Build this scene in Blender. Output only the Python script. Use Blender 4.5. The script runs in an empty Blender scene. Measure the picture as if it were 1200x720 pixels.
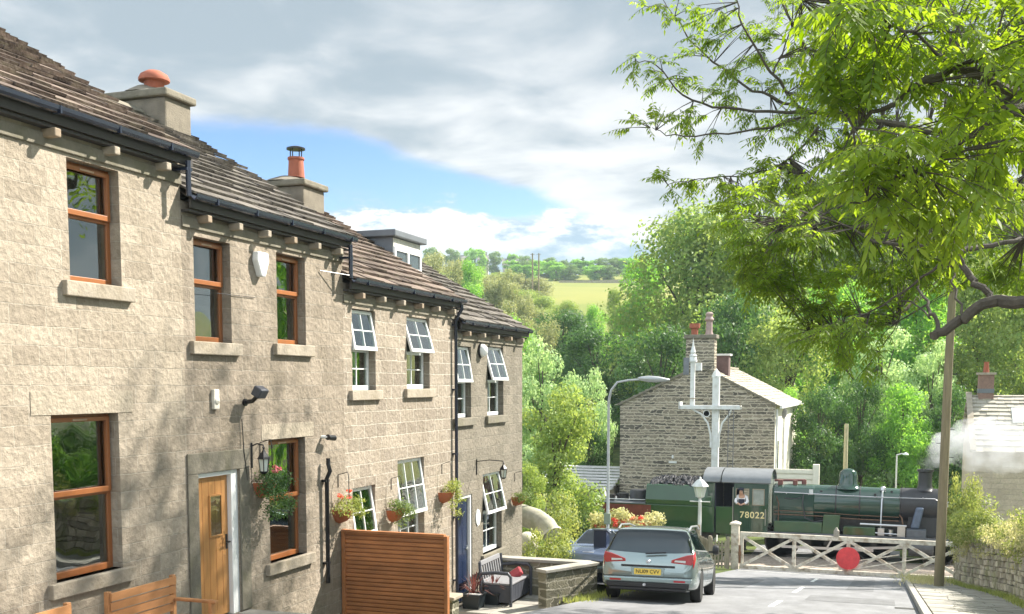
import bpy, bmesh, math, random
import numpy as np
from mathutils import Vector, Matrix, noise as mn
R = math.radians
rnd = random.Random(7)
C = bpy.context.scene.collection
PI = math.pi
# ------------------------------------------------------------------ camera frame (x: across the street, y: down the street, z: up, origin at the lens)
FPX, PITCH, YAW, HOR = 1250., R(5), R(19.32), 452.
CY = HOR + FPX * math.tan(PITCH)
_c, _s = math.cos(YAW), math.sin(YAW)
FW = Vector((-_s*math.cos(PITCH), _c*math.cos(PITCH), -math.sin(PITCH)))
RT = Vector((_c, _s, 0)); UP = Vector((-_s*math.sin(PITCH), _c*math.sin(PITCH), math.cos(PITCH)))
def atd(px, py, d):
    return (FW + RT*((px-600)/FPX) + UP*((CY-py)/FPX)) * d
def onp(px, py, ax, val):
    r = atd(px, py, 1); return r * (val / r[ax])
def smooth(a, b, x):
    t = min(1, max(0, (x-a)/(b-a))); return t*t*(3-2*t)
def interp(kn, x):
    if x <= kn[0][0]: return kn[0][1]
    for (a, u), (b, v) in zip(kn, kn[1:]):
        if x <= b: return u + (v-u)*(x-a)/(b-a)
    return kn[-1][1]
HK = [(43, 0), (60, -.3), (90, 1.5), (140, 7), (200, 15.5), (250, 24.3), (320, 34), (400, 45), (470, 56), (600, 64), (800, 68), (1500, 76), (3000, 60)]
def gz(x, y):
    """height of the ground"""
    v = x*_s*-1 + y*_c
    z = -1.45 - .137*min(y, 42.7)
    if y > 42.7: z = -7.30
    if y > 46: z += interp(HK, v)*smooth(46, 70, y)
    z -= .75*smooth(-5.36, -5.8, x)*(1-smooth(24, 26.5, y))*smooth(-30, -5, y)
    z += 1.0*smooth(3.0, 5.5, x)*(1-smooth(38, 44, y))
    z -= .12*smooth(3, 0, x)*0
    return z
def bank(x, y):
    return 1 if y > 75 else 0

# ------------------------------------------------------------------ materials
def _n(nt, t, **k):
    n = nt.nodes.new(t)
    for a, b in k.items():
        if a.startswith('i_'): n.inputs[a[2:].replace('_', ' ')].default_value = b
        else: setattr(n, a, b)
    return n
def rgba(c): return (c[0], c[1], c[2], 1)
MATS = {}
def mat(name, col, rough=.6, var=.25, scale=6., bump=0., bscale=40., metal=0., coat=0., dirt=None, stretch=(1, 1, 1), island=0., spec=.5):
    if name in MATS: return MATS[name]
    m = bpy.data.materials.new(name); m.use_nodes = True; nt = m.node_tree; L = nt.links
    b = nt.nodes['Principled BSDF']; b.inputs['Roughness'].default_value = rough; b.inputs['Metallic'].default_value = metal
    b.inputs['Coat Weight'].default_value = coat; b.inputs['Coat Roughness'].default_value = .04
    b.inputs['Specular IOR Level'].default_value = spec
    tc = _n(nt, 'ShaderNodeTexCoord'); mp = _n(nt, 'ShaderNodeMapping'); mp.inputs['Scale'].default_value = stretch
    L.new(tc.outputs['Object'], mp.inputs['Vector'])
    ns = _n(nt, 'ShaderNodeTexNoise', i_Scale=scale, i_Detail=6., i_Roughness=.65); L.new(mp.outputs[0], ns.inputs['Vector'])
    mr = _n(nt, 'ShaderNodeMapRange'); mr.inputs['From Min'].default_value = .25; mr.inputs['From Max'].default_value = .75
    mr.inputs['To Min'].default_value = 1-var; mr.inputs['To Max'].default_value = 1+var
    L.new(ns.outputs['Fac'], mr.inputs['Value'])
    v = mr.outputs[0]
    if island:
        g = _n(nt, 'ShaderNodeNewGeometry'); m2 = _n(nt, 'ShaderNodeMapRange')
        m2.inputs['To Min'].default_value = 1-island; m2.inputs['To Max'].default_value = 1+island
        L.new(g.outputs['Random Per Island'], m2.inputs['Value'])
        mm = _n(nt, 'ShaderNodeMath', operation='MULTIPLY'); L.new(v, mm.inputs[0]); L.new(m2.outputs[0], mm.inputs[1]); v = mm.outputs[0]
    vm = _n(nt, 'ShaderNodeVectorMath', operation='SCALE'); vm.inputs[0].default_value = col
    L.new(v, vm.inputs['Scale'])
    out = vm.outputs[0]
    if dirt:
        dc, ds, amt = dirt
        n2 = _n(nt, 'ShaderNodeTexNoise', i_Scale=ds, i_Detail=4.); L.new(mp.outputs[0], n2.inputs['Vector'])
        cr = _n(nt, 'ShaderNodeMapRange'); cr.inputs['From Min'].default_value = .48; cr.inputs['From Max'].default_value = .68; cr.inputs['To Max'].default_value = amt
        L.new(n2.outputs['Fac'], cr.inputs['Value'])
        mx = _n(nt, 'ShaderNodeMix', data_type='RGBA'); L.new(cr.outputs[0], mx.inputs[0]); L.new(out, mx.inputs[6]); mx.inputs[7].default_value = rgba(dc)
        out = mx.outputs[2]
    L.new(out, b.inputs['Base Color'])
    if bump:
        n3 = _n(nt, 'ShaderNodeTexNoise', i_Scale=bscale, i_Detail=5.); L.new(mp.outputs[0], n3.inputs['Vector'])
        bp = _n(nt, 'ShaderNodeBump', i_Strength=bump, i_Distance=.02); L.new(n3.outputs['Fac'], bp.inputs['Height']); L.new(bp.outputs[0], b.inputs['Normal'])
    MATS[name] = m; return m
def stone(name, c1, c2, mortar, bw=.37, bh=.205, ms=.009, bump=.8, dist=.012, dark=(.1, .09, .07), damt=.5, rock=12., mb=1.1, irr=0.):
    m = bpy.data.materials.new(name); m.use_nodes = True; nt = m.node_tree; L = nt.links
    b = nt.nodes['Principled BSDF']; b.inputs['Roughness'].default_value = .95; b.inputs['Specular IOR Level'].default_value = .2
    tc = _n(nt, 'ShaderNodeTexCoord'); sp = _n(nt, 'ShaderNodeSeparateXYZ'); L.new(tc.outputs['Object'], sp.inputs[0])
    ad = _n(nt, 'ShaderNodeMath', operation='ADD'); L.new(sp.outputs[0], ad.inputs[0]); L.new(sp.outputs[1], ad.inputs[1])
    cb = _n(nt, 'ShaderNodeCombineXYZ'); L.new(ad.outputs[0], cb.inputs[0]); L.new(sp.outputs[2], cb.inputs[1])
    nz = _n(nt, 'ShaderNodeTexNoise', i_Scale=7., i_Detail=3.); L.new(cb.outputs[0], nz.inputs['Vector'])
    sb = _n(nt, 'ShaderNodeVectorMath', operation='SUBTRACT'); L.new(nz.outputs['Color'], sb.inputs[0]); sb.inputs[1].default_value = (.5, .5, .5)
    sc = _n(nt, 'ShaderNodeVectorMath', operation='SCALE'); L.new(sb.outputs[0], sc.inputs[0]); sc.inputs['Scale'].default_value = dist*3
    av = _n(nt, 'ShaderNodeVectorMath', operation='ADD'); L.new(cb.outputs[0], av.inputs[0]); L.new(sc.outputs[0], av.inputs[1])
    if irr:
        q1 = _n(nt, 'ShaderNodeMapping'); q1.inputs['Scale'].default_value = (1.6, 5.5, 1); L.new(cb.outputs[0], q1.inputs['Vector']); a1 = _n(nt, 'ShaderNodeTexNoise', i_Scale=1., i_Detail=1.); L.new(q1.outputs[0], a1.inputs['Vector'])
        q2 = _n(nt, 'ShaderNodeMapping'); q2.inputs['Scale'].default_value = (.25, 2.6, 1); L.new(cb.outputs[0], q2.inputs['Vector']); a2 = _n(nt, 'ShaderNodeTexNoise', i_Scale=1., i_Detail=1.); L.new(q2.outputs[0], a2.inputs['Vector'])
        k1 = _n(nt, 'ShaderNodeMath', operation='MULTIPLY'); L.new(a1.outputs['Fac'], k1.inputs[0]); k1.inputs[1].default_value = irr*1.6
        k2 = _n(nt, 'ShaderNodeMath', operation='MULTIPLY'); L.new(a2.outputs['Fac'], k2.inputs[0]); k2.inputs[1].default_value = irr*.55
        cc = _n(nt, 'ShaderNodeCombineXYZ'); L.new(k1.outputs[0], cc.inputs[0]); L.new(k2.outputs[0], cc.inputs[1])
        a3 = _n(nt, 'ShaderNodeVectorMath', operation='ADD'); L.new(av.outputs[0], a3.inputs[0]); L.new(cc.outputs[0], a3.inputs[1]); av = a3
    br = _n(nt, 'ShaderNodeTexBrick', i_Scale=1., i_Mortar_Size=ms, i_Mortar_Smooth=.25, i_Brick_Width=bw, i_Row_Height=bh, i_Bias=0.)
    br.offset = .5; br.squash = 1.35; br.squash_frequency = 3; br.offset_frequency = 2
    br.inputs['Color1'].default_value = rgba(c1); br.inputs['Color2'].default_value = rgba(c2); br.inputs['Mortar'].default_value = rgba(mortar)
    L.new(av.outputs[0], br.inputs['Vector'])
    n1 = _n(nt, 'ShaderNodeTexNoise', i_Scale=rock, i_Detail=9., i_Roughness=.72); L.new(cb.outputs[0], n1.inputs['Vector'])
    r1 = _n(nt, 'ShaderNodeMapRange'); r1.inputs['From Min'].default_value = .3; r1.inputs['From Max'].default_value = .7; r1.inputs['To Min'].default_value = .80; r1.inputs['To Max'].default_value = 1.16
    L.new(n1.outputs['Fac'], r1.inputs['Value'])
    vm = _n(nt, 'ShaderNodeVectorMath', operation='SCALE'); L.new(br.outputs['Color'], vm.inputs[0]); L.new(r1.outputs[0], vm.inputs['Scale'])
    n2 = _n(nt, 'ShaderNodeTexNoise', i_Scale=1.3, i_Detail=6., i_Roughness=.62); sm_ = _n(nt, 'ShaderNodeMapping'); sm_.inputs['Scale'].default_value = (1.3, .4, 1); L.new(cb.outputs[0], sm_.inputs['Vector']); L.new(sm_.outputs[0], n2.inputs['Vector'])
    r2 = _n(nt, 'ShaderNodeMapRange'); r2.inputs['From Min'].default_value = .46; r2.inputs['From Max'].default_value = .72; r2.inputs['To Max'].default_value = damt
    L.new(n2.outputs['Fac'], r2.inputs['Value'])
    mx = _n(nt, 'ShaderNodeMix', data_type='RGBA'); L.new(r2.outputs[0], mx.inputs[0]); L.new(vm.outputs[0], mx.inputs[6]); mx.inputs[7].default_value = rgba(dark)
    L.new(mx.outputs[2], b.inputs['Base Color'])
    # bump: pitched faces, sunk mortar
    vr = _n(nt, 'ShaderNodeTexVoronoi', i_Scale=rock*1.1); L.new(av.outputs[0], vr.inputs['Vector'])
    m1 = _n(nt, 'ShaderNodeMath', operation='MULTIPLY'); L.new(br.outputs['Fac'], m1.inputs[0]); m1.inputs[1].default_value = -mb
    m2 = _n(nt, 'ShaderNodeMath', operation='ADD'); L.new(m1.outputs[0], m2.inputs[0]); L.new(n1.outputs['Fac'], m2.inputs[1])
    m3 = _n(nt, 'ShaderNodeMath', operation='MULTIPLY_ADD'); L.new(vr.outputs['Distance'], m3.inputs[0]); m3.inputs[1].default_value = .35; L.new(m2.outputs[0], m3.inputs[2])
    bp = _n(nt, 'ShaderNodeBump', i_Strength=bump, i_Distance=.035); L.new(m3.outputs[0], bp.inputs['Height']); L.new(bp.outputs[0], b.inputs['Normal'])
    MATS[name] = m; return m
def leafmat(name, c1, c2, trans=.4, var=.35):
    m = bpy.data.materials.new(name); m.use_nodes = True; nt = m.node_tree; L = nt.links
    nt.nodes.remove(nt.nodes['Principled BSDF']); out = nt.nodes['Material Output']
    g = _n(nt, 'ShaderNodeNewGeometry'); oi = _n(nt, 'ShaderNodeTexCoord')
    ns = _n(nt, 'ShaderNodeTexNoise', i_Scale=.6, i_Detail=3.); L.new(oi.outputs['Object'], ns.inputs['Vector'])
    ad = _n(nt, 'ShaderNodeMath', operation='MULTIPLY_ADD'); L.new(g.outputs['Random Per Island'], ad.inputs[0]); ad.inputs[1].default_value = .55
    mr = _n(nt, 'ShaderNodeMapRange'); mr.inputs['From Min'].default_value = .35; mr.inputs['From Max'].default_value = .65; mr.inputs['To Max'].default_value = .45
    L.new(ns.outputs['Fac'], mr.inputs['Value']); L.new(mr.outputs[0], ad.inputs[2])
    mx = _n(nt, 'ShaderNodeMix', data_type='RGBA'); L.new(ad.outputs[0], mx.inputs[0]); mx.inputs[6].default_value = rgba(c1); mx.inputs[7].default_value = rgba(c2)
    d = _n(nt, 'ShaderNodeBsdfPrincipled', i_Roughness=.55); L.new(mx.outputs[2], d.inputs['Base Color']); d.inputs['Specular IOR Level'].default_value = .35
    hs = _n(nt, 'ShaderNodeHueSaturation', i_Hue=.485, i_Saturation=1.15, i_Value=1.6); L.new(mx.outputs[2], hs.inputs['Color'])
    t = _n(nt, 'ShaderNodeBsdfTranslucent'); L.new(hs.outputs[0], t.inputs['Color'])
    ms = _n(nt, 'ShaderNodeMixShader'); ms.inputs[0].default_value = trans
    L.new(d.outputs[0], ms.inputs[1]); L.new(t.outputs[0], ms.inputs[2]); L.new(ms.outputs[0], out.inputs['Surface'])
    MATS[name] = m; return m
def glassmat(name, tint=(.75, .8, .78), refl=.16):
    m = bpy.data.materials.new(name); m.use_nodes = True; nt = m.node_tree; L = nt.links
    nt.nodes.remove(nt.nodes['Principled BSDF']); out = nt.nodes['Material Output']
    fr = _n(nt, 'ShaderNodeFresnel', i_IOR=1.5); ad = _n(nt, 'ShaderNodeMath', operation='ADD', use_clamp=True); ad.inputs[1].default_value = refl; L.new(fr.outputs[0], ad.inputs[0])
    tr = _n(nt, 'ShaderNodeBsdfTransparent'); tr.inputs[0].default_value = rgba(tint)
    gl = _n(nt, 'ShaderNodeBsdfGlossy', i_Roughness=.015); gl.inputs[0].default_value = (.95, 1, .98, 1) if refl > .15 else (.6, .66, .68, 1)
    tc = _n(nt, 'ShaderNodeTexCoord'); ns = _n(nt, 'ShaderNodeTexNoise', i_Scale=1.8, i_Detail=1.); L.new(tc.outputs['Object'], ns.inputs['Vector'])
    bp = _n(nt, 'ShaderNodeBump', i_Strength=.35, i_Distance=.02); L.new(ns.outputs['Fac'], bp.inputs['Height']); L.new(bp.outputs[0], gl.inputs['Normal'])
    ms = _n(nt, 'ShaderNodeMixShader'); L.new(ad.outputs[0], ms.inputs[0]); L.new(tr.outputs[0], ms.inputs[1]); L.new(gl.outputs[0], ms.inputs[2]); L.new(ms.outputs[0], out.inputs['Surface'])
    MATS[name] = m; return m

S_H1 = stone('pitched_stone_pale', (.435, .372, .295), (.32, .27, .21), (.46, .405, .33), damt=.35, dark=(.22, .185, .13), ms=.006)
S_H2 = stone('pitched_stone_warm', (.345, .29, .23), (.25, .21, .163), (.38, .335, .275), damt=.5, dark=(.165, .14, .10), ms=.006)
S_H3 = stone('pitched_stone_light', (.37, .315, .252), (.28, .237, .19), (.50, .45, .375), bw=.42, bh=.22, ms=.010, damt=.4, dark=(.22, .18, .13), mb=.35)
S_H4 = stone('pitched_stone_grey', (.255, .225, .18), (.19, .17, .135), (.29, .265, .215), bw=.42, bh=.225, damt=.5, dark=(.13, .115, .085))
RUB = stone('rubble_gable', (.10, .092, .078), (.33, .285, .215), (.50, .44, .345), bw=.34, bh=.16, ms=.028, dist=.04, damt=.12, bump=.8, rock=9., mb=.5, irr=.55)
RUB2 = stone('rubble_low_wall', (.13, .125, .09), (.27, .25, .18), (.42, .39, .31), bw=.34, bh=.18, ms=.02, dist=.03, damt=.3, dark=(.09, .1, .06), rock=11., irr=.3)
RUB3 = stone('dry_stone', (.30, .27, .19), (.55, .48, .36), (.13, .11, .07), bw=.34, bh=.15, ms=.02, dist=.05, damt=.55, dark=(.30, .30, .13), bump=1., rock=9., irr=.2)
DRESS = mat('dressed_stone', (.35, .30, .235), .9, .22, 5, bump=.6, bscale=22, dirt=((.22, .18, .12), 3., .6))
DRESSD = mat('dressed_stone_dark', (.19, .17, .13), .9, .3, 5, bump=.6, bscale=22, dirt=((.14, .13, .08), 3., .6))
SLATE = mat('stone_slates', (.145, .112, .095), .95, .35, 5, bump=.7, bscale=18, spec=.15, dirt=((.20, .18, .13), 5., .45), island=.5)
SLATEG = mat('stone_slates_grey', (.125, .112, .10), .95, .3, 5, bump=.7, bscale=18, spec=.15, dirt=((.20, .185, .15), 5., .45), island=.45)
SLATEL = mat('pale_slates', (.40, .365, .30), .9, .2, 5, bump=.4, island=.2)
GUT = mat('gutter_plastic', (.018, .024, .045), .25, .1, spec=.7)
BLK = mat('black_paint', (.012, .012, .014), .35, .2)
BROWN = mat('woodgrain_brown_frame', (.30, .105, .032), .35, .25, 3, stretch=(1, 1, .1), spec=.6)
WHITE = mat('white_upvc', (.78, .79, .78), .3, .04)
CREAM = mat('cream_render', (.78, .74, .62), .8, .08, 3)
GLASS = glassmat('window_glass', (.92, .97, .94), .17)
CARGL = glassmat('tinted_car_glass', (.04, .06, .06), .10)
CURT = mat('net_curtain', (.86, .92, .86), .9, .15, 2, stretch=(1, 9, .3))
BLIND = mat('roller_blind', (.62, .62, .55), .9, .05)
ROOM = mat('room_plaster', (.72, .74, .68), .9, .1)
TIMB = mat('eaves_timber', (.30, .23, .16), .85, .3, 10)
OAK = mat('golden_oak', (.46, .225, .075), .45, .18, 5, stretch=(6, 6, .5))
TEAK = mat('orange_teak', (.44, .21, .085), .6, .3, 7, stretch=(1, .3, 1), island=.15)
CEDAR = mat('cedar_batten', (.42, .165, .06), .6, .3, 7, stretch=(.4, 1, 1), island=.18)
NAVY = mat('navy_paint', (.012, .022, .055), .25, .1)
TERRA = mat('terracotta', (.40, .13, .06), .8, .25, 8)
RTAN = mat('plastic_graphite', (.055, .06, .075), .5, .15, 8)
RTAN2 = mat('plastic_grey', (.22, .22, .23), .55, .1, 8)
ASPH = mat('asphalt', (.19, .192, .20), .88, .3, 2.2, bump=.6, bscale=70, dirt=((.14, .14, .145), .9, .6), stretch=(1, .35, 1))
PAVE = mat('paving_flags', (.30, .285, .25), .9, .2, 2, bump=.4, dirt=((.16, .15, .10), 2.5, .5), island=.14)
CONC = mat('pale_concrete', (.36, .34, .30), .9, .2, 3, bump=.4, dirt=((.2, .19, .14), 2.5, .5))
ROADP = mat('road_paint', (.75, .75, .72), .7, .15, 12, dirt=((.2, .2, .2), 18., .6))
EARTH = mat('earth', (.10, .085, .05), .95, .3, 3, bump=.6, dirt=((.05, .085, .02), 2.2, 1.))
BALL = mat('ballast', (.33, .27, .22), .95, .55, 9, bump=1., bscale=14)
GRASSM = mat('field_grass', (.20, .21, .055), .95, .2, .03, dirt=((.14, .19, .04), .02, .7))
STEEL = mat('galvanised', (.42, .44, .44), .4, .12, 5, metal=.6)
POLEW = mat('pole_wood', (.23, .185, .11), .9, .35, 6, bump=.5, stretch=(2, 2, .2), dirt=((.09, .1, .045), 1.4, .6))
WPAINT = mat('weathered_white_paint', (.58, .53, .44), .75, .22, 9, bump=.3, dirt=((.26, .19, .12), 5., .8))
SIGW = mat('signal_white', (.66, .67, .66), .55, .1, 5, dirt=((.42, .38, .32), 4., .4))
GREYW = mat('grey_wood', (.27, .23, .17), .9, .3, 8, bump=.4, stretch=(2, 2, .3), island=.2)
RED = mat('red_disc', (.60, .045, .05), .6, .2, 6)
LGREEN = mat('loco_green', (.020, .055, .038), .10, .12, 2, coat=.7)
LGREEN2 = mat('tender_green', (.018, .068, .022), .2, .2, 1.2, coat=.5)
LDARK = mat('smokebox_black', (.035, .034, .038), .42, .3, 5)
LUND = mat('oily_black', (.03, .026, .024), .5, .6, 7)
LROOF = mat('cab_roof_grey', (.17, .18, .19), .45, .15, 3)
BUFR = mat('buffer_red', (.42, .02, .015), .35, .1)
RODS = mat('bright_steel', (.55, .55, .57), .3, .15, 5, metal=.9)
LCREAM = mat('lettering_cream', (.72, .62, .33), .5, .05)
COAL = mat('coal_lumps', (.03, .03, .035), .75, .6, 14, island=.8)
SKIN = mat('skin', (.55, .32, .22), .6, .08)
SHIRT = mat('white_shirt', (.75, .74, .76), .8, .08)
OVER = mat('dark_cloth_and_cab_shade', (.03, .03, .05), .9, .2)
CARSIL = mat('metallic_silver_green', (.28, .345, .34), .22, .04, 3, metal=.55, coat=1.)
CARSIL2 = mat('metallic_pale_blue', (.17, .22, .33), .25, .04, 3, metal=.5, coat=1.)
CARBLK = mat('car_black_plastic', (.015, .015, .017), .5, .1)
TYRE = mat('tyre', (.018, .018, .018), .8, .2, 20)
ALLOY = mat('alloy', (.55, .56, .58), .3, .08, metal=.8)
TAIL = mat('tail_lamp_red', (.38, .012, .022), .12, .1, 9, coat=1.)
PLATE = mat('yellow_plate', (.80, .58, .10), .5, .03)
CLEAR = mat('clear_lens', (.6, .62, .62), .1, .05, coat=1.)
LAMPG = mat('lantern_glass', (.62, .66, .58), .2, .06)
LEAD = mat('lead_sheet', (.14, .155, .175), .5, .15, 3)
POT_C = mat('chimney_clay', (.33, .10, .055), .8, .2, 6)
MORT = mat('chimney_render', (.20, .175, .135), .95, .3, 4, bump=.6, dirt=((.14, .12, .09), 2.5, .7))
BARK = mat('bark', (.085, .065, .045), .95, .35, 8, bump=.8, stretch=(1, 1, .3))
BARKD = mat('dark_branch_bark', (.085, .072, .055), .95, .35, 14, bump=.6)
PINKF = leafmat('pink_petals', (.70, .16, .20), (.75, .35, .35), .3)
ORANF = leafmat('orange_petals', (.75, .13, .06), (.8, .25, .12), .3)
WHTF = leafmat('white_petals', (.7, .7, .62), (.8, .8, .75), .3)
REDF = leafmat('coral_petals', (.62, .10, .06), (.75, .28, .18), .35)
L_BASKD = leafmat('dark_basket_leaves', (.035, .09, .03), (.10, .18, .06))
L_BASK = leafmat('basket_leaves', (.07, .13, .03), (.20, .26, .09))
L_DARK = leafmat('evergreen_leaves', (.045, .115, .035), (.11, .20, .055), .42)
L_MID = leafmat('mid_leaves', (0.105, 0.263, 0.061), (0.299, 0.509, 0.105), .54)
L_YEL = leafmat('yellow_leaves', (.15, .25, .06), (.36, .43, .13), .45)
L_OLIVE = leafmat('olive_leaves', (.13, .25, .06), (.36, .42, .13), .5)
L_SLOPE = leafmat('slope_leaves', (0.176, 0.22, 0.083), (0.374, 0.38, 0.165), .38)
L_PALE = leafmat('pale_leaves', (0.214, 0.353, 0.15), (0.514, 0.642, 0.3), .38)
L_ASH = leafmat('ash_leaves', (.10, .20, .03), (.25, .34, .06), .6)
L_LIME = leafmat('near_ash_leaves', (.13, .225, .03), (.27, .36, .065), .58)
L_SHR = leafmat('shrub_leaves', (0.139, 0.202, 0.046), (0.434, 0.465, 0.155), .4)
L_CREAM = leafmat('cream_shrub_leaves', (.34, .36, .14), (.62, .58, .32), .4)
L_PURP = leafmat('copper_leaves', (.06, .03, .07), (.10, .05, .10), .3)
L_STRAW = leafmat('dry_grass', (.40, .40, .16), (.66, .62, .34), .4)
L_FAR = leafmat('far_leaves', (0.084, 0.176, 0.055), (0.223, 0.317, 0.094), .3)
L_CORD = leafmat('purple_blades', (.10, .04, .035), (.22, .10, .07), .3)

# ------------------------------------------------------------------ mesh building
class MB:
    def __init__(s): s.v = []; s.f = []; s.M = None
    def _p(s, p): return tuple(s.M @ Vector(p)) if s.M is not None else tuple(p)
    def add(s, vs, fs):
        n = len(s.v); s.v += [s._p(p) for p in vs]; s.f += [tuple(n+i for i in f) for f in fs]; return s
    def box(s, a, b):
        x0, y0, z0 = a; x1, y1, z1 = b
        if x0 > x1: x0, x1 = x1, x0
        if y0 > y1: y0, y1 = y1, y0
        if z0 > z1: z0, z1 = z1, z0
        return s.add([(x0,y0,z0),(x1,y0,z0),(x1,y1,z0),(x0,y1,z0),(x0,y0,z1),(x1,y0,z1),(x1,y1,z1),(x0,y1,z1)],
                     [(0,3,2,1),(4,5,6,7),(0,1,5,4),(1,2,6,5),(2,3,7,6),(3,0,4,7)])
    def bar(s, a, b, w, h, upv=(0, 0, 1)):
        """rectangular bar from a to b"""
        a = Vector(a); b = Vector(b); d = (b-a).normalized(); u = Vector(upv)
        if abs(d.dot(u)) > .95: u = Vector((0, 1, 0))
        r = d.cross(u).normalized(); u = r.cross(d)
        vs = []
        for p in (a, b):
            for i, j in ((-1,-1),(1,-1),(1,1),(-1,1)): vs.append(tuple(p + r*(i*w/2) + u*(j*h/2)))
        return s.add(vs, [(0,1,2,3),(7,6,5,4),(0,4,5,1),(1,5,6,2),(2,6,7,3),(3,7,4,0)])
    def tube(s, pts, r, n=8, cap=True):
        pts = [Vector(p) for p in pts]; m = len(pts)
        rs = r if isinstance(r, (list, tuple)) else [r]*m
        vs = []; prev = None
        for i, p in enumerate(pts):
            d = (pts[min(i+1, m-1)] - pts[max(i-1, 0)]).normalized()
            if prev is None:
                u = Vector((0, 0, 1)) if abs(d.z) < .9 else Vector((1, 0, 0))
                a = d.cross(u).normalized()
            else:
                a = (prev - d*prev.dot(d)).normalized()
            prev = a; b = d.cross(a)
            for k in range(n):
                t = 2*PI*k/n; vs.append(tuple(p + (a*math.cos(t) + b*math.sin(t))*rs[i]))
        fs = [(i*n+k, i*n+(k+1) % n, (i+1)*n+(k+1) % n, (i+1)*n+k) for i in range(m-1) for k in range(n)]
        if cap: fs += [tuple(range(n-1, -1, -1)), tuple((m-1)*n+k for k in range(n))]
        return s.add(vs, fs)
    def lathe(s, prof, o, axis='z', n=20, a0=0, a1=2*PI):
        """prof [(r, h)]"""
        full = abs(a1-a0-2*PI) < 1e-4; k = n if full else n+1
        vs = []
        for r, h in prof:
            for i in range(k):
                t = a0+(a1-a0)*i/n; c, q = r*math.cos(t), r*math.sin(t)
                p = (c, q, h) if axis == 'z' else ((h, c, q) if axis == 'x' else (c, h, q))
                vs.append((o[0]+p[0], o[1]+p[1], o[2]+p[2]))
        fs = []
        for j in range(len(prof)-1):
            for i in range(n):
                i2 = (i+1) % k; fs.append((j*k+i, j*k+i2, (j+1)*k+i2, (j+1)*k+i))
        if full:
            if prof[0][0] > 1e-4: fs.append(tuple(range(k-1, -1, -1)))
            if prof[-1][0] > 1e-4: fs.append(tuple((len(prof)-1)*k+i for i in range(k)))
        return s.add(vs, fs)
    def prism(s, poly, axis, a, b):
        n = len(poly)
        def P(p, t): return (t, p[0], p[1]) if axis == 'x' else ((p[0], t, p[1]) if axis == 'y' else (p[0], p[1], t))
        vs = [P(p, a) for p in poly] + [P(p, b) for p in poly]
        return s.add(vs, [tuple(range(n-1, -1, -1)), tuple(range(n, 2*n))] + [(i, (i+1) % n, n+(i+1) % n, n+i) for i in range(n)])
    def build(s, name, m, parent=None, sm=False, bev=0., fix=True):
        me = bpy.data.meshes.new(name); me.from_pydata(s.v, [], s.f)
        if fix:
            bm = bmesh.new(); bm.from_mesh(me); bmesh.ops.recalc_face_normals(bm, faces=bm.faces); bm.to_mesh(me); bm.free()
        me.materials.append(m)
        if sm:
            me.polygons.foreach_set('use_smooth', [True]*len(me.polygons))
            me.set_sharp_from_angle(angle=R(38))
        o = bpy.data.objects.new(name, me); C.objects.link(o)
        if parent is not None: o.parent = parent
        if bev:
            bv = o.modifiers.new('Bevel', 'BEVEL'); bv.width = bev; bv.segments = 2; bv.limit_method = 'ANGLE'
        return o
def tag(o, label=None, cat=None, group=None, kind=None):
    if label: o['label'] = label
    if cat: o['category'] = cat
    if group: o['group'] = group
    if kind: o['kind'] = kind
    return o
def thing(name, loc, label, cat, group=None, rz=0):
    o = bpy.data.objects.new(name, None); C.objects.link(o); o.location = loc; o.rotation_euler.z = rz
    o.empty_display_size = .1
    return tag(o, label, cat, group)
def copy_tree(o, parent=None):
    c = o.copy(); C.objects.link(c); c.parent = parent
    for ch in list(o.children): copy_tree(ch, c)
    return c
def text(name, s, size, m, parent, M, ext=.004, spacing=1.):
    cu = bpy.data.curves.new(name, 'FONT'); cu.body = s; cu.size = size; cu.extrude = ext; cu.align_x = 'CENTER'; cu.align_y = 'CENTER'; cu.space_character = spacing
    cu.offset = size*.012
    t = bpy.data.objects.new(name, cu); C.objects.link(t); bpy.context.view_layer.update()
    me = bpy.data.meshes.new_from_object(t.evaluated_get(bpy.context.evaluated_depsgraph_get()))
    bpy.data.objects.remove(t); bpy.data.curves.remove(cu)
    me.name = name; me.materials.clear(); me.materials.append(m); me.transform(M)
    o = bpy.data.objects.new(name, me); C.objects.link(o); o.parent = parent; return o
def leaves_mesh(name, P, N, size, aspect=2.2, seed=0, m=None, parent=None, droop=None):
    """rhombic leaves at P (n,3), facing N, length size (n,)"""
    rg = np.random.default_rng(seed); n = len(P)
    N = N/np.maximum(np.linalg.norm(N, axis=1, keepdims=True), 1e-6)
    a = rg.normal(size=(n, 3))
    if droop is not None: a = a*.6 + np.array([0, 0, -droop])
    a -= N*(a*N).sum(1, keepdims=True); a /= np.maximum(np.linalg.norm(a, axis=1, keepdims=True), 1e-6)
    b = np.cross(N, a); s = np.asarray(size).reshape(-1, 1)
    w = s/aspect
    V = np.stack([P-a*s/2, P-a*s*.05+b*w/2+N*s*.08, P+a*s/2, P-a*s*.05-b*w/2+N*s*.08], 1).reshape(-1, 3)
    return raw_quads(name, V, m, parent)
def raw_quads(name, V, m, parent=None):
    n = len(V)//4
    me = bpy.data.meshes.new(name); me.vertices.add(4*n); me.vertices.foreach_set('co', V.astype(np.float32).ravel())
    me.loops.add(4*n); me.loops.foreach_set('vertex_index', np.arange(4*n, dtype=np.int32))
    me.polygons.add(n); me.polygons.foreach_set('loop_start', np.arange(0, 4*n, 4, dtype=np.int32))
    me.update(calc_edges=True); me.validate()
    me.materials.append(m)
    o = bpy.data.objects.new(name, me); C.objects.link(o)
    if parent is not None: o.parent = parent
    return o
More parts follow.
